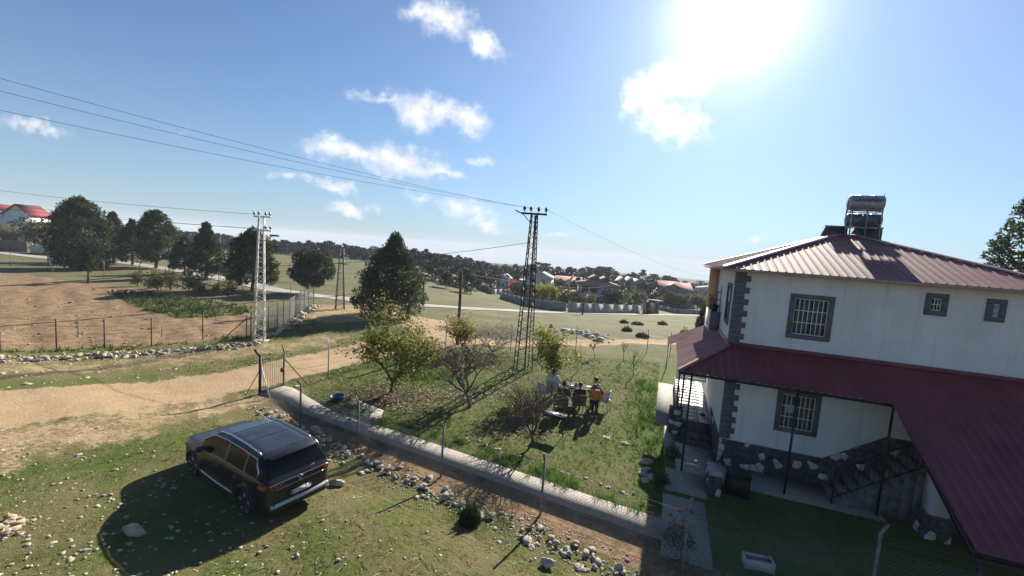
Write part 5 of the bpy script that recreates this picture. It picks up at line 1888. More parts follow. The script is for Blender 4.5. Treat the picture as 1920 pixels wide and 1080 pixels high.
# ================================================================== GRASS
def in_sun_region(px, py):
    return g(px, py)


def grass(name, label, n, box, h, w_, seed, tone, where=None, clump=5, kind='stuff', gm=None):
    rp = np.random.default_rng(seed)
    x = rp.uniform(box[0], box[1], n); y = rp.uniform(box[2], box[3], n)
    road, dirt, lush, soil, dry = masks(x, y)
    d = pdist(x, y)
    keep = (dirt < .35) & (soil < .4) & (rp.random(n) < np.clip(lush * 1.3, .12, 1)) & ~((d > -.72) & (d < .05) & (x > -10) & (x < 4.8))
    s_ = (x - HC[0]) * math.cos(HROT) + (y - HC[1]) * math.sin(HROT); t_ = -(x - HC[0]) * math.sin(HROT) + (y - HC[1]) * math.cos(HROT)
    keep &= ~((s_ > -1.62) & (t_ > -1.45) & (s_ < 12)) & ~((s_ > -1.62) & (s_ < -.4) & (t_ > -5.4)) & ~((s_ > 3.5) & (t_ > -9)) & ~((s_ > -2.02) & (t_ > 2.3) & (s_ < 0))
    keep &= ~(np.hypot(x + 6.28, y - 10.37) < .6)
    if where is not None:
        keep &= where(x, y, d)
    x, y, lush = x[keep], y[keep], lush[keep]
    z = hz(x, y)
    N = len(x)
    C = np.repeat(np.stack([x, y, z], 1), clump, 0) + np.concatenate([rp.normal(0, .035, (N * clump, 2)), np.zeros((N * clump, 1))], 1)
    M_ = len(C)
    a = rp.uniform(0, 6.283, M_); ln = np.repeat(h * (.5 + .8 * lush), clump) * rp.uniform(.5, 1.3, M_)
    side = np.stack([np.cos(a), np.sin(a), np.zeros(M_)], 1) * (w_ * rp.uniform(.6, 1.3, M_))[:, None]
    tip = C + np.stack([rp.normal(0, .45, M_) * ln, rp.normal(0, .45, M_) * ln, ln], 1)
    V = np.stack([C - side, C + side, tip], 1).reshape(-1, 3)
    ti = np.clip(tone + .0 * np.repeat(lush, clump) + rp.normal(0, .22, M_) + np.where(rp.random(M_) < .25, .35, 0) * (1 - .7 * np.repeat(lush, clump)), 0, 1)
    o = tag(MB().add(V, np.arange(M_ * 3).reshape(-1, 3), np.repeat(ti, 3)).build(name, gm or GRASSM), label, 'grass')
    o['kind'] = kind


grass('grass', 'short patchy grass of the lawn round the car', 26000, (-15, 4, 5.5, 15), .035, .006, 1, .45, lambda x, y, d: d > 1.9)
grass('grass', 'short green lawn of the garden', 36000, (-9, 10, 9.5, 27), .045, .008, 2, .40, lambda x, y, d: d < -.6)
grass('grass', 'long fresh grass tufts beside the garden path', 6500, (-7, 5.5, 9.5, 17), .20, .011, 3, .45, lambda x, y, d: (d < -.70) & (d > -1.6) & (wob(x * 1.3, y * 1.3) > .05), 9, 'stuff', VIVID)
grass('grass', 'tall bright grass along the house path and below the walnut', 5000, (-6, 9, 11, 24), .17, .010, 4, .35, lambda x, y, d: (np.minimum(seg_dist(x, y, [(4.9, 11.8, .2), (5.6, 16, .3), (7.6, 22, .4)]), np.hypot(x + 3.4, y - 20.6) - .9) < .25) & (wob(x * 1.1, y * 1.1) > -.3), 8, 'stuff', VIVID)
grass('grass', 'rough verge grass on both sides of the sandy track', 12000, (-26, -4, 12, 36), .07, .014, 5, .5, lambda x, y, d: (d < .2) & ~((x > -9.3) & (y < 19)), 5)
grass('weeds', 'green weeds growing in the middle of the ploughed field', 5000, (-48, -14, 22, 48), .30, .04, 6, .25, lambda x, y, d: in_poly(x, y, WEEDS, .5) > .5, 6)
grass('weeds', 'low weeds at the foot of the rusty field fence', 2600, (-34, -15, 17, 27), .22, .025, 7, .3, lambda x, y, d: (np.abs(seg_dist(x, y, [(*p[:2], 0) for p in fp])) < .9) & (wob(x, y) > 0), 6)

# fallen leaves below the walnut and the fruit trees
rp = np.random.default_rng(31)
C = []
for (px, py, n, sp) in ((733, 742, 2600, 1.15), (700, 748, 900, .8), (880, 740, 700, 1.0), (985, 800, 500, .7)):
    b = g(px, py); q = rp.normal(0, sp, (n, 2))
    C.append(np.stack([b[0] + q[:, 0], b[1] + q[:, 1] * .7, np.zeros(n)], 1))
C = np.concatenate(C); C = C[pdist(C[:, 0], C[:, 1]) < -.75]; C[:, 2] = hz(C[:, 0], C[:, 1]) + .02
n = len(C); lit = MB()
a = rp.uniform(0, 6.283, n); e1 = np.stack([np.cos(a), np.sin(a), rp.normal(0, .3, n)], 1) * .05; e2 = np.stack([-np.sin(a), np.cos(a), rp.normal(0, .3, n)], 1) * .028
lit.add(np.stack([C - e1, C + e2, C + e1, C - e2], 1).reshape(-1, 3), np.arange(n * 4).reshape(-1, 4), np.repeat(rp.uniform(0, 1, n), 4))
o = tag(lit.build('fallen_leaves', foliage('leaf_litter', (.05, .030, .018), (.12, .075, .035), (.22, .15, .06), .1)), 'brown fallen leaves strewn below the walnut tree', 'leaves'); o['kind'] = 'stuff'

# dry stalks and twigs on the near lawn
tw_ = MB(); k = 0
while k < 420:
    px, py = rs.uniform(430, 1150), rs.uniform(890, 1085)
    p = g(px, py)
    if float(pdist(p[0], p[1])) < 1.9 or np.hypot(p[0] + 6.28, p[1] - 10.37) < 2.3:
        k += 1; continue
    a = rs.uniform(0, 6.28); ln = rs.uniform(.06, .28); d_ = np.array([math.cos(a), math.sin(a), 0])
    q_ = p + d_ * ln; e_ = p + d_ * ln * .5 + np.array([-d_[1], d_[0], 0]) * ln * rs.uniform(-.15, .15)
    tw_.tube([p + [0, 0, .01], np.array([e_[0], e_[1], float(hz(e_[0], e_[1])) + .03]), np.array([q_[0], q_[1], float(hz(q_[0], q_[1])) + rs.uniform(.01, .06)])], [.006, .005, .003], 4, tint=rs.random())
    k += 1
o = tag(tw_.build('twigs', foliage('dry_stalk', (.16, .12, .075), (.26, .21, .14), (.38, .33, .24), .05)), 'dry stalks and twigs strewn over the near lawn', 'twigs'); o['kind'] = 'stuff'

# ================================================================== PEOPLE, CHAIRS AND THINGS IN THE GARDEN
SKIN = mat('skin', (.42, .26, .18), .6, .08, 20)
HAIR = mat('dark_hair', (.012, .010, .009), .55, .2, 30)


def skin_mesh(name, nodes, edges, m_, parent, sub=2):
    """nodes: name -> ((x, y, z), (rx, ry)); one continuous surface grown over the joints"""
    keys = list(nodes)
    me = bpy.data.meshes.new(name)
    me.from_pydata([nodes[k][0] for k in keys], [(keys.index(a), keys.index(b)) for a, b in edges], [])
    o = bpy.data.objects.new(name, me); COL.objects.link(o)
    md = o.modifiers.new('skin', 'SKIN'); md.use_smooth_shade = True
    for i, k in enumerate(keys):
        r = nodes[k][1]; me.skin_vertices[0].data[i].radius = r if isinstance(r, tuple) else (r, r)
    me.skin_vertices[0].data[0].use_root = True
    s2 = o.modifiers.new('sub', 'SUBSURF'); s2.levels = sub; s2.render_levels = sub
    ev = o.evaluated_get(bpy.context.evaluated_depsgraph_get())
    nm = bpy.data.meshes.new_from_object(ev)
    bpy.data.objects.remove(o)
    nm.materials.clear(); nm.materials.append(m_); nm.name = name
    return link(name, nm, parent)


def person(label, loc, rz, J, top_m, leg_m, shoe_m, sc=1.0, sleeve=True):
    """J: joints of the pose in metres (facing +y); the body is one skin, clothes follow it"""
    p = thing('person', label, 'person', loc, rz); p.scale = (sc, sc, sc)
    V = lambda k: np.array(J[k], float)
    chest = V('neck') * .72 + V('hip') * .28; waist = V('neck') * .35 + V('hip') * .65
    N = {'hip': (tuple(V('hip')), (.13, .10)), 'waist': (tuple(waist), (.125, .09)), 'chest': (tuple(chest), (.145, .10)), 'neck0': (tuple(V('neck')), (.06, .055)), 'neck': (tuple(V('neck') * .4 + V('head') * .6 - [0, 0, .05]), .052),
         'jaw': (tuple(V('head') + V('face') * .01 + [0, 0, -.04]), (.075, .085)), 'head': (tuple(V('head') + [0, 0, .05]), (.085, .098)), 'crown': (tuple(V('head') + [0, 0, .115]), (.055, .065))}
    E_ = [('hip', 'waist'), ('waist', 'chest'), ('chest', 'neck0'), ('neck0', 'neck'), ('neck', 'jaw'), ('jaw', 'head'), ('head', 'crown')]
    f = V('face')
    N['nose'] = (tuple(V('head') + f * .112 + [0, 0, .0]), .014); E_.append(('head', 'nose'))
    for s in ('L', 'R'):
        N['sh' + s] = (tuple(V('sh' + s)), .058); N['el' + s] = (tuple(V('el' + s)), .042); N['wr' + s] = (tuple(V('wr' + s)), .030)
        d = V('wr' + s) - V('el' + s); d /= np.linalg.norm(d)
        pm = V('wr' + s) + d * .075
        N['pa' + s] = (tuple(pm), (.038, .018))
        E_ += [('chest', 'sh' + s), ('sh' + s, 'el' + s), ('el' + s, 'wr' + s), ('wr' + s, 'pa' + s)]
        q = np.cross(d, (0, 0, 1)); q /= np.linalg.norm(q) + 1e-6
        for k, (o_, l_) in enumerate(((-.03, .065), (-.01, .08), (.01, .075), (.03, .06))):
            N['f%d%s' % (k, s)] = (tuple(pm + q * o_ + d * l_ + np.array([0, 0, -.015])), .009); E_.append(('pa' + s, 'f%d%s' % (k, s)))
        N['th' + s] = (tuple(V('wr' + s) + d * .05 + q * -.055), .010); E_.append(('wr' + s, 'th' + s))
        N['tg' + s] = (tuple(V('tg' + s)), .085); N['kn' + s] = (tuple(V('kn' + s)), .058); N['an' + s] = (tuple(V('an' + s)), .040)
        toe = V('an' + s) + np.array([*(V('toe')[:2] * .15), -.05])
        N['toe' + s] = (tuple(toe), (.036, .025))
        E_ += [('hip', 'tg' + s), ('tg' + s, 'kn' + s), ('kn' + s, 'an' + s), ('an' + s, 'toe' + s)]
    skin_mesh('body', N, E_, SKIN, p)
    T = {k: (N[k][0], tuple(np.array(N[k][1] if isinstance(N[k][1], tuple) else (N[k][1],) * 2) * 1.05 + .042)) for k in ('hip', 'waist', 'chest')}
    T['neck0'] = (N['neck0'][0], .09)
    te = [('hip', 'waist'), ('waist', 'chest'), ('chest', 'neck0')]
    for s in ('L', 'R'):
        for k, r in (('sh', .105), ('el', .075)):
            T[k + s] = (N[k + s][0], r)
        T['cu' + s] = (tuple(V('wr' + s) * .93 + V('el' + s) * .07), .056)
        te += [('chest', 'sh' + s), ('sh' + s, 'el' + s), ('el' + s, 'cu' + s)]
    skin_mesh('jacket', T, te, top_m, p)
    T = {'hip': (N['hip'][0], (.148, .118))}
    te = []
    for s in ('L', 'R'):
        T['tg' + s] = (N['tg' + s][0], .105); T['kn' + s] = (N['kn' + s][0], .078); T['an' + s] = (tuple(V('an' + s) + [0, 0, .03]), .062)
        te += [('hip', 'tg' + s), ('tg' + s, 'kn' + s), ('kn' + s, 'an' + s)]
    skin_mesh('trousers', T, te, leg_m, p)
    for s in ('L', 'R'):
        a = V('an' + s); t_ = np.array([*(V('toe')[:2]), 0.0])
        skin_mesh('shoe', {'a': (tuple(a - t_ * .05 + [0, 0, -.025]), (.05, .045)), 'b': (tuple(a + t_ * .07 + [0, 0, -.045]), (.048, .032)), 'c': (tuple(a + t_ * .16 + [0, 0, -.052]), (.04, .024))}, [('a', 'b'), ('b', 'c')], shoe_m, p, 1)
    hd = V('head')
    skin_mesh('hair', {'a': (tuple(hd + [0, 0, -.04] - f * .055), (.090, .085)), 'b': (tuple(hd + [0, 0, .06] - f * .04), (.112, .115)), 'c': (tuple(hd + [0, 0, .155]), (.075, .08))}, [('a', 'b'), ('b', 'c')], HAIR, p)
    for s in (-1, 1):                                    # eyes and ears
        q = np.cross(f, (0, 0, 1)) * s
        MB().lathe([(.002, -.008), (.011, -.004), (.012, .002), (.004, .008)], 8, hd + f * .088 + q * .032 + [0, 0, .05]).build('eye', HAIR, p)
        MB().lathe([(.006, -.028), (.018, -.012), (.018, .014), (.006, .03)], 8, hd + q * .088 + [0, 0, .03]).build('ear', SKIN, p)
    MB().tube([hd + f * .084 - np.cross(f, (0, 0, 1)) * .025 + [0, 0, -.045], hd + f * .094 + [0, 0, -.047], hd + f * .084 + np.cross(f, (0, 0, 1)) * .025 + [0, 0, -.045]], .006, 5).build('mouth', mat('lip', (.33, .13, .11), .6, .05, 9), p)
    return p


def seated(lean=.12, arms=.30):
    return dict(hip=(0, 0, .53), neck=(0, lean, 1.02), head=(0, lean + .05, 1.17), face=(0, 1, 0), shL=(-.19, lean, .96), shR=(.19, lean, .96),
                elL=(-.25, lean + .10, .70), elR=(.25, lean + .10, .70), wrL=(-.14, lean + arms, .72), wrR=(.14, lean + arms, .72),
                tgL=(-.10, .08, .52), tgR=(.10, .08, .52), knL=(-.13, .46, .50), knR=(.13, .46, .50), anL=(-.13, .46, .09), anR=(.13, .46, .09), toe=(0, 1, 0))


ORJ = mat('orange_jacket', (.62, .19, .035), .7, .08, 12, .3, 30)
BLKC = mat('black_cloth', (.012, .012, .014), .85, .2, 14, .3, 30)
NAVY = mat('navy_cloth', (.018, .020, .034), .85, .2, 14, .3, 30)
WINE = mat('dark_wine_cloth', (.045, .016, .018), .85, .2, 14, .3, 30)
WHC = mat('white_shirt', (.62, .64, .70), .8, .08, 14, .3, 30)
SHOEW = mat('white_shoe', (.62, .60, .58), .6, .1, 20)
SHOED = mat('dark_shoe', (.02, .018, .016), .5, .2, 20)

stand = dict(hip=(0, 0, .84), neck=(-.02, .06, 1.34), head=(-.04, .14, 1.47), face=(0, .98, -.2), shL=(-.18, .05, 1.27), shR=(.17, .05, 1.27),
             elL=(-.24, .10, 1.02), elR=(.24, .02, 1.01), wrL=(-.16, .26, .86), wrR=(.24, .14, .80), tgL=(-.09, 0, .80), tgR=(.09, 0, .80),
             knL=(-.09, .03, .46), knR=(.10, .0, .46), anL=(-.09, -.03, .09), anR=(.11, -.05, .09), toe=(0, 1, 0))
person('person in orange jacket and black trousers standing by the chairs, back turned', g(1113, 783), rad(8), stand, ORJ, BLKC, SHOEW, .84)

WICK = mat('brown_wicker', (.15, .115, .085), .8, .4, 60, .8, 120)
WHP = mat('white_plastic', (.46, .46, .45), .5, .06, 9)
GRP = mat('grey_plastic', (.40, .40, .41), .5, .1, 9)


def chair(label, loc, rz, m_, round_back=True):
    """garden chair facing +y: seat, rounded back shell with slits, arms and four legs"""
    c = thing('garden_chair', label, 'chair', loc, rz, 'garden chairs round the table')
    MB().prism([(-.24, -.20), (.24, -.20), (.26, .10), (.20, .26), (-.20, .26), (-.26, .10)], .40, .435).build('seat', m_, c)
    m = MB(); n, k = 15, 7
    for j in range(n - 1):                                # vertical staves of the back with gaps
        A0, A1 = (math.pi * (1.0 + (j + .08) / (n - 1)), math.pi * (1.0 + (j + .80) / (n - 1)))
        V = []
        for a in (A0, A1):
            for r_ in (.255, .275):
                edge = abs((a - math.pi) / math.pi - .5) * 2
                top = .86 - .24 * edge ** 2.2
                bx_, by_ = r_ * math.cos(a), .12 + r_ * 1.2 * math.sin(a)
                V += [(bx_, by_, .42), (bx_ * 1.10, by_ * 1.10 - .03, top)]
        m.add(V, [(0, 4, 5, 1), (2, 3, 7, 6), (0, 1, 3, 2), (4, 6, 7, 5), (1, 5, 7, 3)])
    bk = m.build('backrest', m_, c)
    rim = [(.275 * 1.10 * math.cos(a), (.12 + .33 * math.sin(a)) * 1.10 - .03, .87 - .24 * (abs((a - math.pi) / math.pi - .5) * 2) ** 2.2) for a in np.linspace(math.pi, 2 * math.pi, 19)]
    MB().tube(rim, .020, 6).build('back_rim', m_, bk)
    for s in (-1, 1):
        MB().tube([(s * .30, .10, .62), (s * .30, .22, .62), (s * .27, .25, .42)], .020, 6).build('armrest', m_, c)
        for y0, y1 in ((-.18, -.26), (.22, .27)):
            MB().tube([(s * .22, y0, .41), (s * .25, y1, -.01)], [.022, .016], 6).build('leg', m_, c)
    return c


c1, c2, c3, c4 = g(1048, 776), g(1085, 776), g(1131, 768), g(1016, 752)
chair('brown wicker chair, left of two with their backs to the camera', c1, rad(-14), WICK)
chair('brown wicker chair, right of two with their backs to the camera', c2, rad(6), WICK)
chair('light grey garden chair at the right, beside the orange jacket', c3, rad(62), GRP)
chair('white plastic chair at the left under the pear tree', c4, rad(-70), WHP)
person('person in black seated in the left wicker chair, seen from behind', c1 + [.12, .08, 0], rad(-14), seated(.10), BLKC, NAVY, SHOED, 1.0)
person('person in dark clothes seated in the right wicker chair, seen from behind', c2 + [.03, .04, 0], rad(6), seated(.14), WINE, BLKC, SHOED, .97)
person('person in dark coat bending forward on the light grey chair', c3 + [-.05, .03, 0], rad(62), seated(.34, .32), BLKC, NAVY, SHOED, 1.02)
person('person in white shirt seated under the yellow green pear tree', g(1034, 748) + [0, .1, 0], rad(-25), seated(.08), WHC, NAVY, SHOED, 1.02)
chair('white plastic chair under the person in the white shirt', g(1034, 748) + [-.02, .05, 0], rad(-25), WHP)

tp = g(1078, 752)
DKT = mat('dark_tabletop', (.05, .035, .025), .95, .3, 10)
tb = thing('garden_table', 'low dark round table set with cups between the chairs', 'table', tp)
MB().lathe([(.02, .68), (.48, .68), (.50, .70), (.48, .72), (.02, .72)], 22).build('table_top', DKT, tb)
for k in range(4):
    a = k * math.pi / 2 + .4
    MB().bar((.33 * math.cos(a), .33 * math.sin(a), .69), (.40 * math.cos(a), .40 * math.sin(a), 0), .02, 6).build('leg', DKT, tb)
for i, (dx, dy, lab) in enumerate([(-.2, -.1, 'white plate at the left of the round table'), (.2, .1, 'white plate at the right of the round table')]):
    tag(MB().lathe([(.02, 0), (.05, .004), (.08, .014), (.082, .018), (.05, .010), (.01, .008)], 16).build('plate', WHP, None, True, tp + [dx, dy, .722]), lab, 'plate')
tag(MB().lathe([(.03, 0), (.06, .01), (.075, .07), (.05, .12), (.03, .13), (.012, .15), (.002, .155)], 14).tube([(.07, 0, .06), (.12, 0, .09), (.14, 0, .13)], .012, 6).tube([(-.07, 0, .10), (-.12, 0, .09), (-.12, 0, .05), (-.07, 0, .03)], .008, 5).build('teapot', GRP, None, True, tp + [0, .02, .722]), 'metal teapot in the middle of the round table', 'teapot')
tag(MB().prism([(-.22, -.10), (.18, -.12), (.26, .06), (-.1, .12)], 0.0, .04).build('white_cloth', WHP, None, False, g(1099, 726)), 'white folded cloth lying on the grass behind the orange jacket', 'cloth')

# barbecue on four legs, dustpan below
bq = g(1038, 812)
bb = thing('barbecue', 'rectangular black charcoal barbecue on four thin legs with silvery grate', 'barbecue', bq, rad(-24))
m = MB()
m.box((-.42, -.16, .62), (.42, .16, .635)).box((-.42, -.16, .635), (.42, -.145, .74)).box((-.42, .145, .635), (.42, .16, .74)).box((-.42, -.145, .635), (-.405, .145, .74)).box((.405, -.145, .635), (.42, .145, .74))
m.build('tray', IRON, bb)
m = MB()
for k in range(15):
    m.bar((-.40 + k * .057, -.14, .735), (-.40 + k * .057, .14, .735), .005, 4)
m.build('grate', SILVER if 'SILVER' in globals() else STEEL, bb)
MB().box((-.30, -.12, .738), (.12, .10, .748)).build('foil_sheet', mat('foil', (.6, .6, .6), .3, .3, 40, metal=.9), bb)
for x_ in (-.38, .38):
    for y_ in (-.14, .14):
        MB().beam((x_, y_, 0), (x_, y_, .62), .028, .028).build('leg', IRON, bb)
dp = g(1026, 806)
GRN = mat('green_plastic', (.03, .30, .16), .45, .1, 9)
d_ = thing('dustpan', 'small green plastic dustpan on the grass below the barbecue', 'dustpan', dp, .4)
MB().box((-.14, -.10, 0), (.14, .10, .012)).box((-.14, .085, .012), (.14, .10, .06)).box((-.14, -.1, .012), (-.125, .085, .05)).box((.125, -.1, .012), (.14, .085, .05)).build('pan', GRN, d_)
MB().tube([(0, .095, .04), (0, .2, .07), (0, .26, .075)], .015, 6).build('handle', WHP, d_)
bt = g(632, 752)
BLUE = mat('blue_plastic', (.03, .07, .17), .45, .15, 9)
d_ = thing('basin', 'blue plastic basin standing in the shade beside the path branch', 'basin', bt)
MB().lathe([(.02, .01), (.20, .0), (.27, .20), (.30, .21), (.30, .225), (.265, .215), (.195, .02), (.02, .022)], 20).build('bowl', BLUE, d_, True)
for s in (-1, 1):
    MB().tube([(s * .29, -.06, .215), (s * .335, -.05, .21), (s * .335, .05, .21), (s * .29, .06, .215)], .012, 6).build('handle', BLUE, d_)
tw = g(1420, 1066)
d_ = thing('trough', 'white rectangular planter trough in the shade at the bottom edge', 'trough', tw, rad(-12))
MB().box((-.30, -.13, 0), (.30, -.11, .22)).box((-.30, .11, 0), (.30, .13, .22)).box((-.30, -.11, 0), (-.28, .11, .22)).box((.28, -.11, 0), (.30, .11, .22)).box((-.28, -.11, 0), (.28, .11, .03)).build('box', WHP, d_)
MB().box((-.275, -.105, .03), (.275, .105, .16)).build('soil', mat('clod', (.2, .13, .08)), d_)
kb = hp(.40, -1.78, 0)
d_ = thing('coal_bin', 'black box beside the low stone pier in front of the house', 'bin', [kb[0], kb[1], float(hz(kb[0], kb[1])) - .02], HROT)
MB().prism([(-.30, -.22), (.30, -.22), (.30, .22), (-.30, .22)], 0, .62).build('box', IRON, d_)
MB().prism([(-.32, -.24), (.32, -.24), (.32, .24), (-.32, .24)], .62, .66).build('lid', BLKC, d_)
kp = hp(-.22, -1.85, 0)
d_ = thing('stone_wall_stub', 'low stone faced pier beside the black box', 'wall', [kp[0], kp[1], float(hz(kp[0], kp[1]))], HROT)
MB().box((-.16, -.38, -.2), (.16, .42, .58)).build('core', MORTAR, d_)
MB().box((-.18, -.40, .58), (.18, .44, .63)).build('coping', CONC, d_)
stones(d_, -.16, .16, lambda q: .58, .19, lambda a, b_, d: (a, -.381 - d, b_), .1, 31)
stones(d_, -.38, .42, lambda q: .58, .2, lambda a, b_, d: (-.161 - d, a, b_), .1, 32)
for i, (s_, t_, lab, m_) in enumerate([(-.22, 3.1, 'dark pair of shoes on the porch floor', SHOED), (-.08, 2.85, 'white bag slumped on the porch floor beside the door', WHP)]):
    p = hp(s_, t_, .495)
    if i == 0:
        for dx, lb in ((-.06, 'left dark shoe on the porch floor'), (.06, 'right dark shoe on the porch floor')):
            tag(MB().lathe([(.01, -.12), (.04, -.09), (.042, .02), (.048, .08), (.03, .13), (.005, .14)], 8, (0, 0, .045), 1).build('shoe', m_, None, True, p + [dx, dx * .5, 0]), lb, 'shoe')
    else:
        V, F = rock_arrays(77, 3, .8)
        tag(MB().add(V * [.16, .13, .13], F).build('bag', m_, None, True, p + [0, 0, .11]), lab, 'bag')
p = hp(-.62, -.35, .04)
V, F = rock_arrays(78, 2, .6)
tag(MB().add(V * .09, F).build('paper_bag', WHP, None, True, p + [0, 0, .04]), 'crumpled white bag on the path beside the house corner', 'bag')

# ================================================================== THE VILLAGE
WALLC = {'white': mat('village_white', (.66, .64, .60), .9, .06, .6), 'cream': mat('village_cream', (.50, .46, .40), .9, .08, .6), 'brown': mat('village_brown', (.23, .18, .15), .9, .12, .8),
         'blue': mat('village_blue', (.27, .30, .34), .9, .08, .6), 'grey': mat('village_grey', (.40, .40, .39), .9, .08, .6)}
RF = {'pink': mat('roof_pink', (.34, .21, .185), .95, .12, 1.2, spec=.05), 'pale': mat('roof_pale', (.46, .45, .44), .95, .08, 1, spec=.05), 'red': mat('roof_red', (.22, .034, .030), .9, .12, 1.2), 'brown': mat('roof_brown', (.22, .13, .11), .7, .15, 1.2)}
FRAMEW = mat('village_frame', (.62, .62, .60), .7, .05, 4)
VWIN = glass('village_glass', (.03, .034, .04), .1)


def roof_hip(mb, x0, x1, y0, y1, z, rise, ov=.5):
    x0 -= ov; x1 += ov; y0 -= ov; y1 += ov
    h_ = min(x1 - x0, y1 - y0) / 2
    if x1 - x0 >= y1 - y0:
        r = [(x0 + h_, (y0 + y1) / 2, z + rise), (x1 - h_ + .01, (y0 + y1) / 2, z + rise)]
        F = [(0, 1, 5, 4), (1, 2, 5), (2, 3, 4, 5), (3, 0, 4)]
    else:
        r = [((x0 + x1) / 2, y0 + h_, z + rise), ((x0 + x1) / 2, y1 - h_ + .01, z + rise)]
        F = [(0, 1, 4), (1, 2, 5, 4), (2, 3, 5), (3, 0, 4, 5)]
    mb.add([(x0, y0, z), (x1, y0, z), (x1, y1, z), (x0, y1, z)] + r, F + [(0, 3, 2, 1)])


def roof_gable(mb, x0, x1, y0, y1, z, rise, along_x=True, ov=.4, th=.14):
    x0 -= ov; x1 += ov; y0 -= ov; y1 += ov
    if along_x:
        ym = (y0 + y1) / 2
        prof = [(y0, z), (ym, z + rise), (y1, z), (y1, z + th), (ym, z + rise + th), (y0, z + th)]
        for a in ((0, 1, 4, 5), (1, 2, 3, 4)):
            mb.prism([prof[k] for k in a], x0, x1, 0)
    else:
        xm = (x0 + x1) / 2
        prof = [(x0, z), (xm, z + rise), (x1, z), (x1, z + th), (xm, z + rise + th), (x0, z + th)]
        for a in ((0, 1, 4, 5), (1, 2, 3, 4)):
            mb.prism([prof[k] for k in a], y0, y1, 1)


def gable_end(mb, x0, x1, y0, y1, z, rise, along_x):
    if along_x:
        for x in (x0, x1):
            mb.add([(x, y0, z), (x, y1, z), (x, (y0 + y1) / 2, z + rise)], [(0, 1, 2)])
    else:
        for y in (y0, y1):
            mb.add([(x0, y, z), (x1, y, z), ((x0 + x1) / 2, y, z + rise)], [(0, 1, 2)])


def win(root, x, z, w_=1.0, h_=1.1, y=0.0, frame=FRAMEW):
    f = MB().box((x - w_ / 2 - .1, y - .07, z - .1), (x + w_ / 2 + .1, y - .003, z)).box((x - w_ / 2 - .1, y - .07, z + h_), (x + w_ / 2 + .1, y - .003, z + h_ + .1)).box((x - w_ / 2 - .1, y - .07, z), (x - w_ / 2, y - .003, z + h_)).box((x + w_ / 2, y - .07, z), (x + w_ / 2 + .1, y - .003, z + h_)).box((x - .04, y - .06, z), (x + .04, y - .003, z + h_)).build('window', frame, root)
    MB().box((x - w_ / 2, y - .025, z), (x + w_ / 2, y - .006, z + h_)).build('pane', VWIN, f)


def village(name, label, basepx, toppx, wpx, depth, rz, wall, parts):
    """root at the front left corner's ground; the builder gets the scale in metres"""
    b, h = fit_h(basepx, toppx)
    w_ = wpx / FPX * b[1]
    r = thing(name, label, 'house', b - [0, 0, .3], rz)
    parts(r, w_, depth, h + .3, WALLC[wall])
    return r


def body(r, m_, x0, x1, y0, y1, z0, z1, name='wall'):
    return MB().box((x0, y0, z0), (x1, y1, z1)).build(name, m_, r)


def h_small(r, w, d, h, m_):
    q = MB().box((0, 0, 0), (w, d, h * .68)); gable_end(q, 0, w, 0, d, h * .68, h * .3, False); q.build('wall', m_, r)
    q = MB(); roof_gable(q, 0, w, 0, d, h * .68, h * .3, False); q.build('roof', RF['pale'], r)
    win(r, w * .28, h * .2, .7, 1.5); win(r, w * .7, h * .25, .6, .8)


def h_tall(r, w, d, h, m_):
    q = MB().box((0, 0, 0), (w, d, h * .82))
    q.add([(0, 0, h * .82), (w, 0, h * .82), (w * .55, 0, h * .985), (0, d, h * .82), (w, d, h * .82), (w * .55, d, h * .985)], [(0, 1, 2), (3, 5, 4)]); q.build('wall', m_, r)
    q = MB(); e = .12
    for a, c_ in (((-.3, h * .80), (w * .55, h * .99)), ((w * .55, h * .99), (w + .3, h * .80))):
        q.prism([a, c_, (c_[0], c_[1] + e), (a[0], a[1] + e)], -.3, d + .3, 1)
    q.build('roof', RF['pale'], r)
    for z in (h * .14, h * .42, h * .62):
        for x in (w * .30, w * .72):
            win(r, x, z, .9, .95)
    body(r, mat('antenna_box', (.2, .17, .15)), -w * .32, -.02, .5, d * .8, 0, h * .60, 'side_wing')
    q = MB(); roof_gable(q, -w * .32, -.1, .5, d * .8, h * .60, h * .06, True); q.build('wing_roof', RF['pale'], r)


def h_chalet(r, w, d, h, m_):
    q = MB().box((0, 0, 0), (w, d, h * .58)); gable_end(q, 0, w, 0, d, h * .58, h * .36, True)
    q.build('wall', m_, r)
    q = MB(); roof_gable(q, 0, w, 0, d, h * .58, h * .36, True, .5); q.build('roof', RF['pink'], r)
    for x0, x1 in ((.06, .32), (.40, .60), (.68, .92)):
        q = MB().box((w * x0, -.05, h * .3), (w * x1, d * .45, h * .70)); gable_end(q, w * x0, w * x1, -.05, d * .45, h * .70, h * .16, False)
        dm = q.build('dormer', WALLC['brown'] if x0 != .4 else WALLC['cream'], r)
        q = MB(); roof_gable(q, w * x0, w * x1, -.05, d * .45, h * .70, h * .16, False, .25); q.build('dormer_roof', RF['pink'] if x0 < .3 else RF['brown'], dm)
        win(r, w * (x0 + x1) / 2, h * .48, .8, 1.0, -.05)
    for x in (.15, .5, .82):
        win(r, w * x, h * .12, .9, 1.1)
    MB().box((w * .62, d * .4, h * .85), (w * .68, d * .5, h * 1.02)).build('chimney', WALLC['grey'], r)


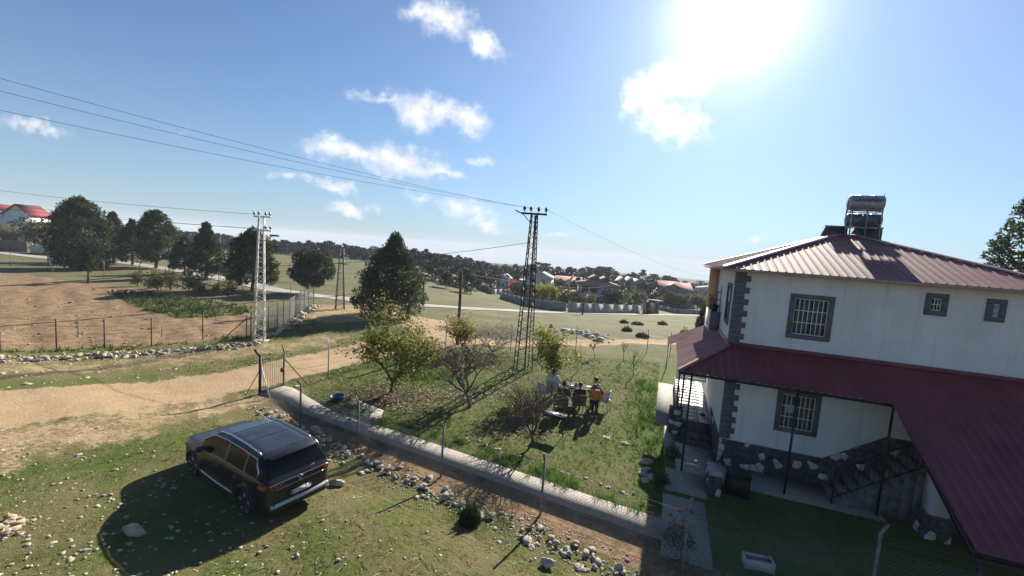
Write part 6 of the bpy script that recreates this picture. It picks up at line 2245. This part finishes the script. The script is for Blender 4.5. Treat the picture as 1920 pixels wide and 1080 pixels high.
def h_blue(r, w, d, h, m_):
    body(r, m_, w * .46, w, 0, d, 0, h * .72)
    body(r, WALLC['grey'], 0, w * .46 - .01, 1.9, d, 0, h * .72, 'back_wall')
    DK = mat('balcony_dark', (.045, .045, .05), .8, .2, 3)
    for k, z in enumerate((0.0, h * .36)):
        body(r, DK, .05, w * .45, 1.86, 1.895, z + .15, z + h * .30, 'balcony_opening')
        if k:
            body(r, WALLC['grey'], 0, w * .455, .0, 1.85, z - .12, z + .05, 'balcony_floor')
            body(r, m_, 0, w * .455, .0, .12, z + .05, z + 1.0, 'balcony_parapet')
    for x in (.1, w * .22):
        body(r, WALLC['white'], x, x + .22, .15, .37, 0, h * .72, 'column')
    q = MB(); roof_hip(q, 0, w, 0, d, h * .72, h * .17, .7); q.build('roof', RF['pink'], r)
    q = MB().box((w * .28, d * .25, h * .75), (w * .75, d * .8, h * .90)); at_ = q.build('attic', WALLC['brown'], r)
    q = MB(); roof_gable(q, w * .28, w * .52, d * .25, d * .8, h * .86, h * .12, False, .4); roof_gable(q, w * .54, w * .78, d * .2, d * .8, h * .84, h * .11, False, .4); q.build('attic_roof', RF['pink'], at_)
    for z in (h * .12, h * .47):
        win(r, w * .58, z, .8, 1.0); win(r, w * .74, z, .8, 1.0)


def h_gables(r, w, d, h, m_):
    body(r, m_, 0, w, 0, d, 0, h * .6)
    for x0, x1, hh in ((.02, .34, .36), (.36, .66, .38), (.68, .98, .30)):
        q = MB(); q.box((w * x0, .05, h * .6), (w * x1, d, h * .66)); gable_end(q, w * x0, w * x1, .05, d, h * .66, h * hh * .85, False); gb = q.build('gable', WALLC['brown'], r)
        q = MB(); roof_gable(q, w * x0, w * x1, .05, d, h * .64, h * hh * .85, False, .3); q.build('gable_roof', RF['pale'], gb)
    for x in (.2, .5, .8):
        win(r, w * x, h * .3, .9, 1.1)


def h_white(r, w, d, h, m_):
    body(r, m_, 0, w, .0, d, 0, h * .58)
    q = MB().box((w * .60, -.8, 0), (w, d * .9, h * .60)); q.build('wing_wall', m_, r)
    q = MB(); roof_gable(q, w * .60, w, -.8, d * .9, h * .60, h * .34, True, .4); q.build('wing_roof', RF['pink'], r)
    q = MB(); roof_gable(q, 0, w * .6, 0, d, h * .58, h * .38, True, .4); q.build('roof', RF['pink'], r)
    q = MB().box((w * .22, -.02, h * .58), (w * .52, d * .4, h * .76)); gable_end(q, w * .22, w * .52, -.02, d * .4, h * .76, h * .14, False); dm = q.build('dormer', WALLC['brown'], r)
    q = MB(); roof_gable(q, w * .22, w * .52, -.02, d * .4, h * .76, h * .14, False, .3); q.build('dormer_roof', RF['brown'], dm)
    body(r, WALLC['grey'], -.4, w * .6, -1.4, -.01, h * .30, h * .33, 'balcony_floor')
    for x in (.16, .34, .5):
        win(r, w * x, h * .36, .8, 1.1)
    win(r, w * .8, h * .36, 1.2, 1.1, -.8); win(r, w * .3, h * .05, 1.0, 1.1)
    body(r, WALLC['white'], w * .85, w * .98, -2.6, -.82, 0, h * .16, 'garden_shed')


def h_flat(r, w, d, h, m_):
    body(r, m_, 0, w, 0, d, 0, h * .74)
    q = MB(); roof_hip(q, 0, w, 0, d, h * .74, h * .22, 1.1); q.build('roof', RF['pale'], r)
    win(r, w * .4, h * .3, 1.1, 1.3); win(r, w * .75, h * .3, 1.1, 1.3)


village('village_house', 'small white cottage with pale gable roof at the edge of the far wood', (930, 541), (930, 514), 18, 6, rad(-14), 'white', h_small)
village('village_house', 'tall plain cream house with slanted roof behind the dark lattice pole', (985, 556), (985, 509), 44, 8, rad(-12), 'cream', h_tall)
village('village_house', 'brown chalet house with three dormers and pinkish roof', (1040, 553), (1040, 516), 46, 9, rad(-8), 'cream', h_chalet)
village('village_house', 'blue grey two storey house with dark balconies and pink hip roof', (1084, 577), (1084, 515), 74, 10, rad(-6), 'blue', h_blue)
village('village_house', 'house with three snowy pale gables partly hidden behind pines', (1158, 552), (1158, 518), 46, 9, rad(-4), 'grey', h_gables)
village('village_house', 'white house with pink roofs and dark dormer right of the village', (1238, 573), (1238, 526), 56, 9, rad(-4), 'white', h_white)
village('village_house', 'pale house with white hip roof just left of the big house', (1316, 570), (1316, 534), 44, 9, rad(-4), 'grey', h_flat)
b, h = fit_h((1026, 563), (1026, 540))
r = thing('village_shed', 'low long shed with pinkish roof in front of the chalet', 'shed', b - [0, 0, .3], rad(-8))
w_ = 50 / FPX * b[1]
q = MB().box((0, 0, 0), (w_, 4, h * .66)); q.build('wall', WALLC['cream'], r)
q = MB(); roof_gable(q, 0, w_, 0, 4, h * .66, h * .36, True); q.build('roof', RF['pink'], r)
win(r, w_ * .3, h * .25, .9, .8)


def h_left(r, w, d, h, m_):
    q = MB().box((0, 0, 0), (w * .8, d, h * .66)); gable_end(q, 0, w * .8, 0, d, h * .66, h * .27, False); q.build('wall', m_, r)
    q = MB(); roof_gable(q, 0, w * .8, 0, d, h * .66, h * .27, False, .55, .25); q.build('roof', RF['red'], r)
    q = MB().box((w * .8 + .01, 1, 0), (w * 1.12, d * .8, h * .42)); q.build('wing_wall', m_, r)
    q = MB(); roof_hip(q, w * .8, w * 1.12, 1, d * .8, h * .42, h * .10, .4); q.build('wing_roof', RF['red'], r)
    q = MB().box((-w * .5, 1.2, 0), (-.01, d, h * .72)); q.build('side_wall', m_, r)
    q = MB(); roof_gable(q, -w * .6, -.01, 1.2, d, h * .74, h * .16, True, .4); q.build('side_roof', RF['red'], r)
    win(r, w * .58, h * .52, 1.0, 1.1); win(r, w * .55, h * .28, .9, .7)
    dr = MB().box((w * .2, -.06, h * .17), (w * .34, -.003, h * .42)).build('balcony_door', mat('red_door', (.16, .05, .045), .6, .1, 3), r)
    q = MB(); roof_gable(q, w * .15, w * .39, -.6, 0, h * .44, h * .05, False, .1); q.build('door_canopy', RF['red'], r)
    win(r, w * .95, h * .08, .9, 1.2, 1.0)


b, h = fit_h((8, 448), (8, 377))
r = thing('village_house', 'white house with red roofs on the rise at the left edge', 'house', b - [0, 0, .3], rad(22))
h_left(r, 44 / FPX * b[1], 9, h + .3, WALLC['white'])

# compound walls of the village and of the left house, built panel by panel
def panel_wall(name, label, px, h_, m_, step):
    P = [g(*p) for p in px]
    t = thing(name, label, 'wall', P[0])
    for a, b in zip(P[:-1], P[1:]):
        ln = np.linalg.norm((b - a)[:2]); n = max(1, round(ln / step))
        for k in range(n):
            p, q = a + (b - a) * k / n - P[0], a + (b - a) * (k + 1) / n - P[0]
            d = (q - p) / np.linalg.norm(q - p)
            MB().beam(p + d * .12 + [0, 0, h_ / 2 - .2], q - d * .12 + [0, 0, h_ / 2 - .2], .14, h_ + .3).build('wall_panel', m_, t)
            MB().beam(p + [0, 0, -.5], p + [0, 0, h_ + .06], .24, .24).build('pilaster', m_, t)
    return t


WALLG = mat('wall_grey_block', (.24, .235, .23), .95, .2, 1.5, .3, 10)
panel_wall('compound_wall', 'long grey block wall curving down to the far road', ((938, 560), (962, 567), (990, 575), (1020, 580), (1062, 585)), 1.4, WALLG, 3.2)
panel_wall('compound_wall', 'lighter grey wall of panels along the far road', ((1066, 586), (1110, 587), (1150, 587.5), (1200, 588)), 1.5, mat('wall_pale_block', (.33, .32, .30), .95, .2, 1.5, .3, 10), 3.2)
panel_wall('compound_wall', 'low grey wall right of the village gateway', ((1236, 580), (1265, 587), (1300, 589), (1345, 590)), 1.0, WALLG, 3.5)
panel_wall('compound_wall', 'wall with pale coping climbing beside the small white cottage', ((892, 535), (905, 545), (922, 552), (950, 551)), 1.3, WALLG, 3.5)
panel_wall('compound_wall', 'brown garden wall below the white house at the left edge', ((-80, 462), (0, 469), (52, 473)), 1.9, mat('wall_brown', (.17, .125, .10), .95, .15, 1, .2, 10), 4)
panel_wall('compound_wall', 'cream garden wall continuing right of the white gate pillar', ((60, 474), (100, 479)), 1.5, mat('wall_cream', (.52, .46, .36), .95, .1, 1, .2, 10), 4)
gp = [g(1207, 589), g(1222, 589), g(1232, 588)]
t = thing('gateway', 'dark village gate with a small canopy between two walls', 'gate', gp[0])
for p in (gp[0], gp[2]):
    MB().beam(p - gp[0] + [0, 0, -.3], p - gp[0] + [0, 0, 2.5], .45, .45).build('gate_pillar', WALLG, t)
MB().beam(gp[0] - gp[0] + [.3, 0, 1.1], gp[2] - gp[0] + [-.3, 0, 1.1], .08, 2.1).build('gate_leaf', IRON, t)
MB().beam(gp[0] - gp[0] + [-.4, 0, 2.65], gp[2] - gp[0] + [.4, 0, 2.65], 1.2, .15).build('canopy', RF['brown'], t)

# orchard trees between the walls and the houses
def bush_mesh(seed, m_):
    rq = np.random.default_rng(seed)
    cr = MB(); tr = MB()
    tr.tube([(0, 0, -.3), (.05, 0, .8), (0, .05, 1.7)], [.09, .07, .03], 6)
    for k in range(16):
        a = rq.uniform(0, 6.28); r_ = rq.uniform(0, .9); c = np.array([r_ * math.cos(a), r_ * math.sin(a), rq.uniform(.9, 2.6)])
        tr.tube([(0, 0, .9), c * .6 + [0, 0, .35], c], [.04, .025, .01], 4)
        n = 46; d = rq.normal(0, 1, (n, 3)); d /= np.linalg.norm(d, axis=1)[:, None]
        tufts(cr, c + d * rq.uniform(.2, .62, (n, 1)), d, np.full(n, .26), np.full(n, .15), rq, np.clip(rq.normal(.4, .22, n), 0, 1))
    return tr.mesh('trunk', BARKG, True), cr.mesh('crown', m_)


BK = {'green': bush_mesh(501, LEAFG), 'green2': bush_mesh(502, LEAFG), 'yellow': bush_mesh(503, LEAFY), 'orange': bush_mesh(504, ORANGE), 'gold': bush_mesh(505, foliage('olive_leaf', (.09, .085, .03), (.15, .13, .045), (.2, .15, .06), .35))}


def bush(label, px, sc, kind, group=None):
    b = g(*px)
    t = thing('garden_tree', label, 'tree', b - [0, 0, .1], rs.uniform(0, 6.28), group)
    t.scale = (sc * 1.1, sc * 1.1, sc)
    link('trunk', BK[kind][0], t); link('crown', BK[kind][1], t)


bush('bright orange autumn tree in front of the cream village house', (962, 552), 1.35, 'orange')
bush('reddish bare topped garden tree right of the bright orange one', (978, 557), 1.2, 'gold')
for i, x in enumerate((1008, 1020, 1034)):
    bush('yellow green garden tree behind the curved grey wall', (x, 573 + i * 2), 1.45, 'yellow', 'yellow trees behind the curved wall')
for i in range(30):
    x = 1048 + i * 9.6
    if 1205 < x < 1234:
        continue
    bush('small green orchard tree between the far road wall and the houses', (x + rs.uniform(-4, 4), 575 + rs.uniform(0, 8)), rs.uniform(.9, 1.5), rs.choice(['green', 'green2', 'green', 'gold']), 'orchard trees of the village')
for i in range(7):
    bush('olive leaved garden tree in front of the red roofed house at left', (-14 + i * 9, 456 + rs.uniform(0, 8)), rs.uniform(1.0, 1.5), rs.choice(['gold', 'green']), 'garden trees at the red roofed house')
for i in range(4):
    bush('olive leaved garden tree behind the cream wall at left', (66 + i * 9, 463 + rs.uniform(0, 4)), rs.uniform(1.5, 2.0), rs.choice(['gold', 'green']), 'garden trees behind the cream wall')
for i in range(8):
    bush('dry scrub bush beyond the ploughed field', (250 + i * 26 + rs.uniform(-8, 8), 538 + i * 3 + rs.uniform(-4, 4)), rs.uniform(.45, .8), 'gold', 'dry scrub bushes')

# ================================================================== HAZE
bx_ = MB().box((-3700, -3700, -130), (3700, 3700, 24))
hm = bpy.data.materials.new('haze'); hm.use_nodes = True
ht = NT(hm.node_tree); ht.n.remove(ht.n['Principled BSDF'])
pv = ht.node('ShaderNodeVolumePrincipled')
pv.inputs['Color'].default_value = (.82, .89, 1.0, 1)
pv.inputs['Density'].default_value = .0004
pv.inputs['Anisotropy'].default_value = .0
ht.l.new(pv.outputs[0], ht.n['Material Output'].inputs['Volume'])
hb = bx_.build('haze', hm); hb['kind'] = 'stuff'
tag(hb, 'thin pale haze in the air over the far wood', 'haze')
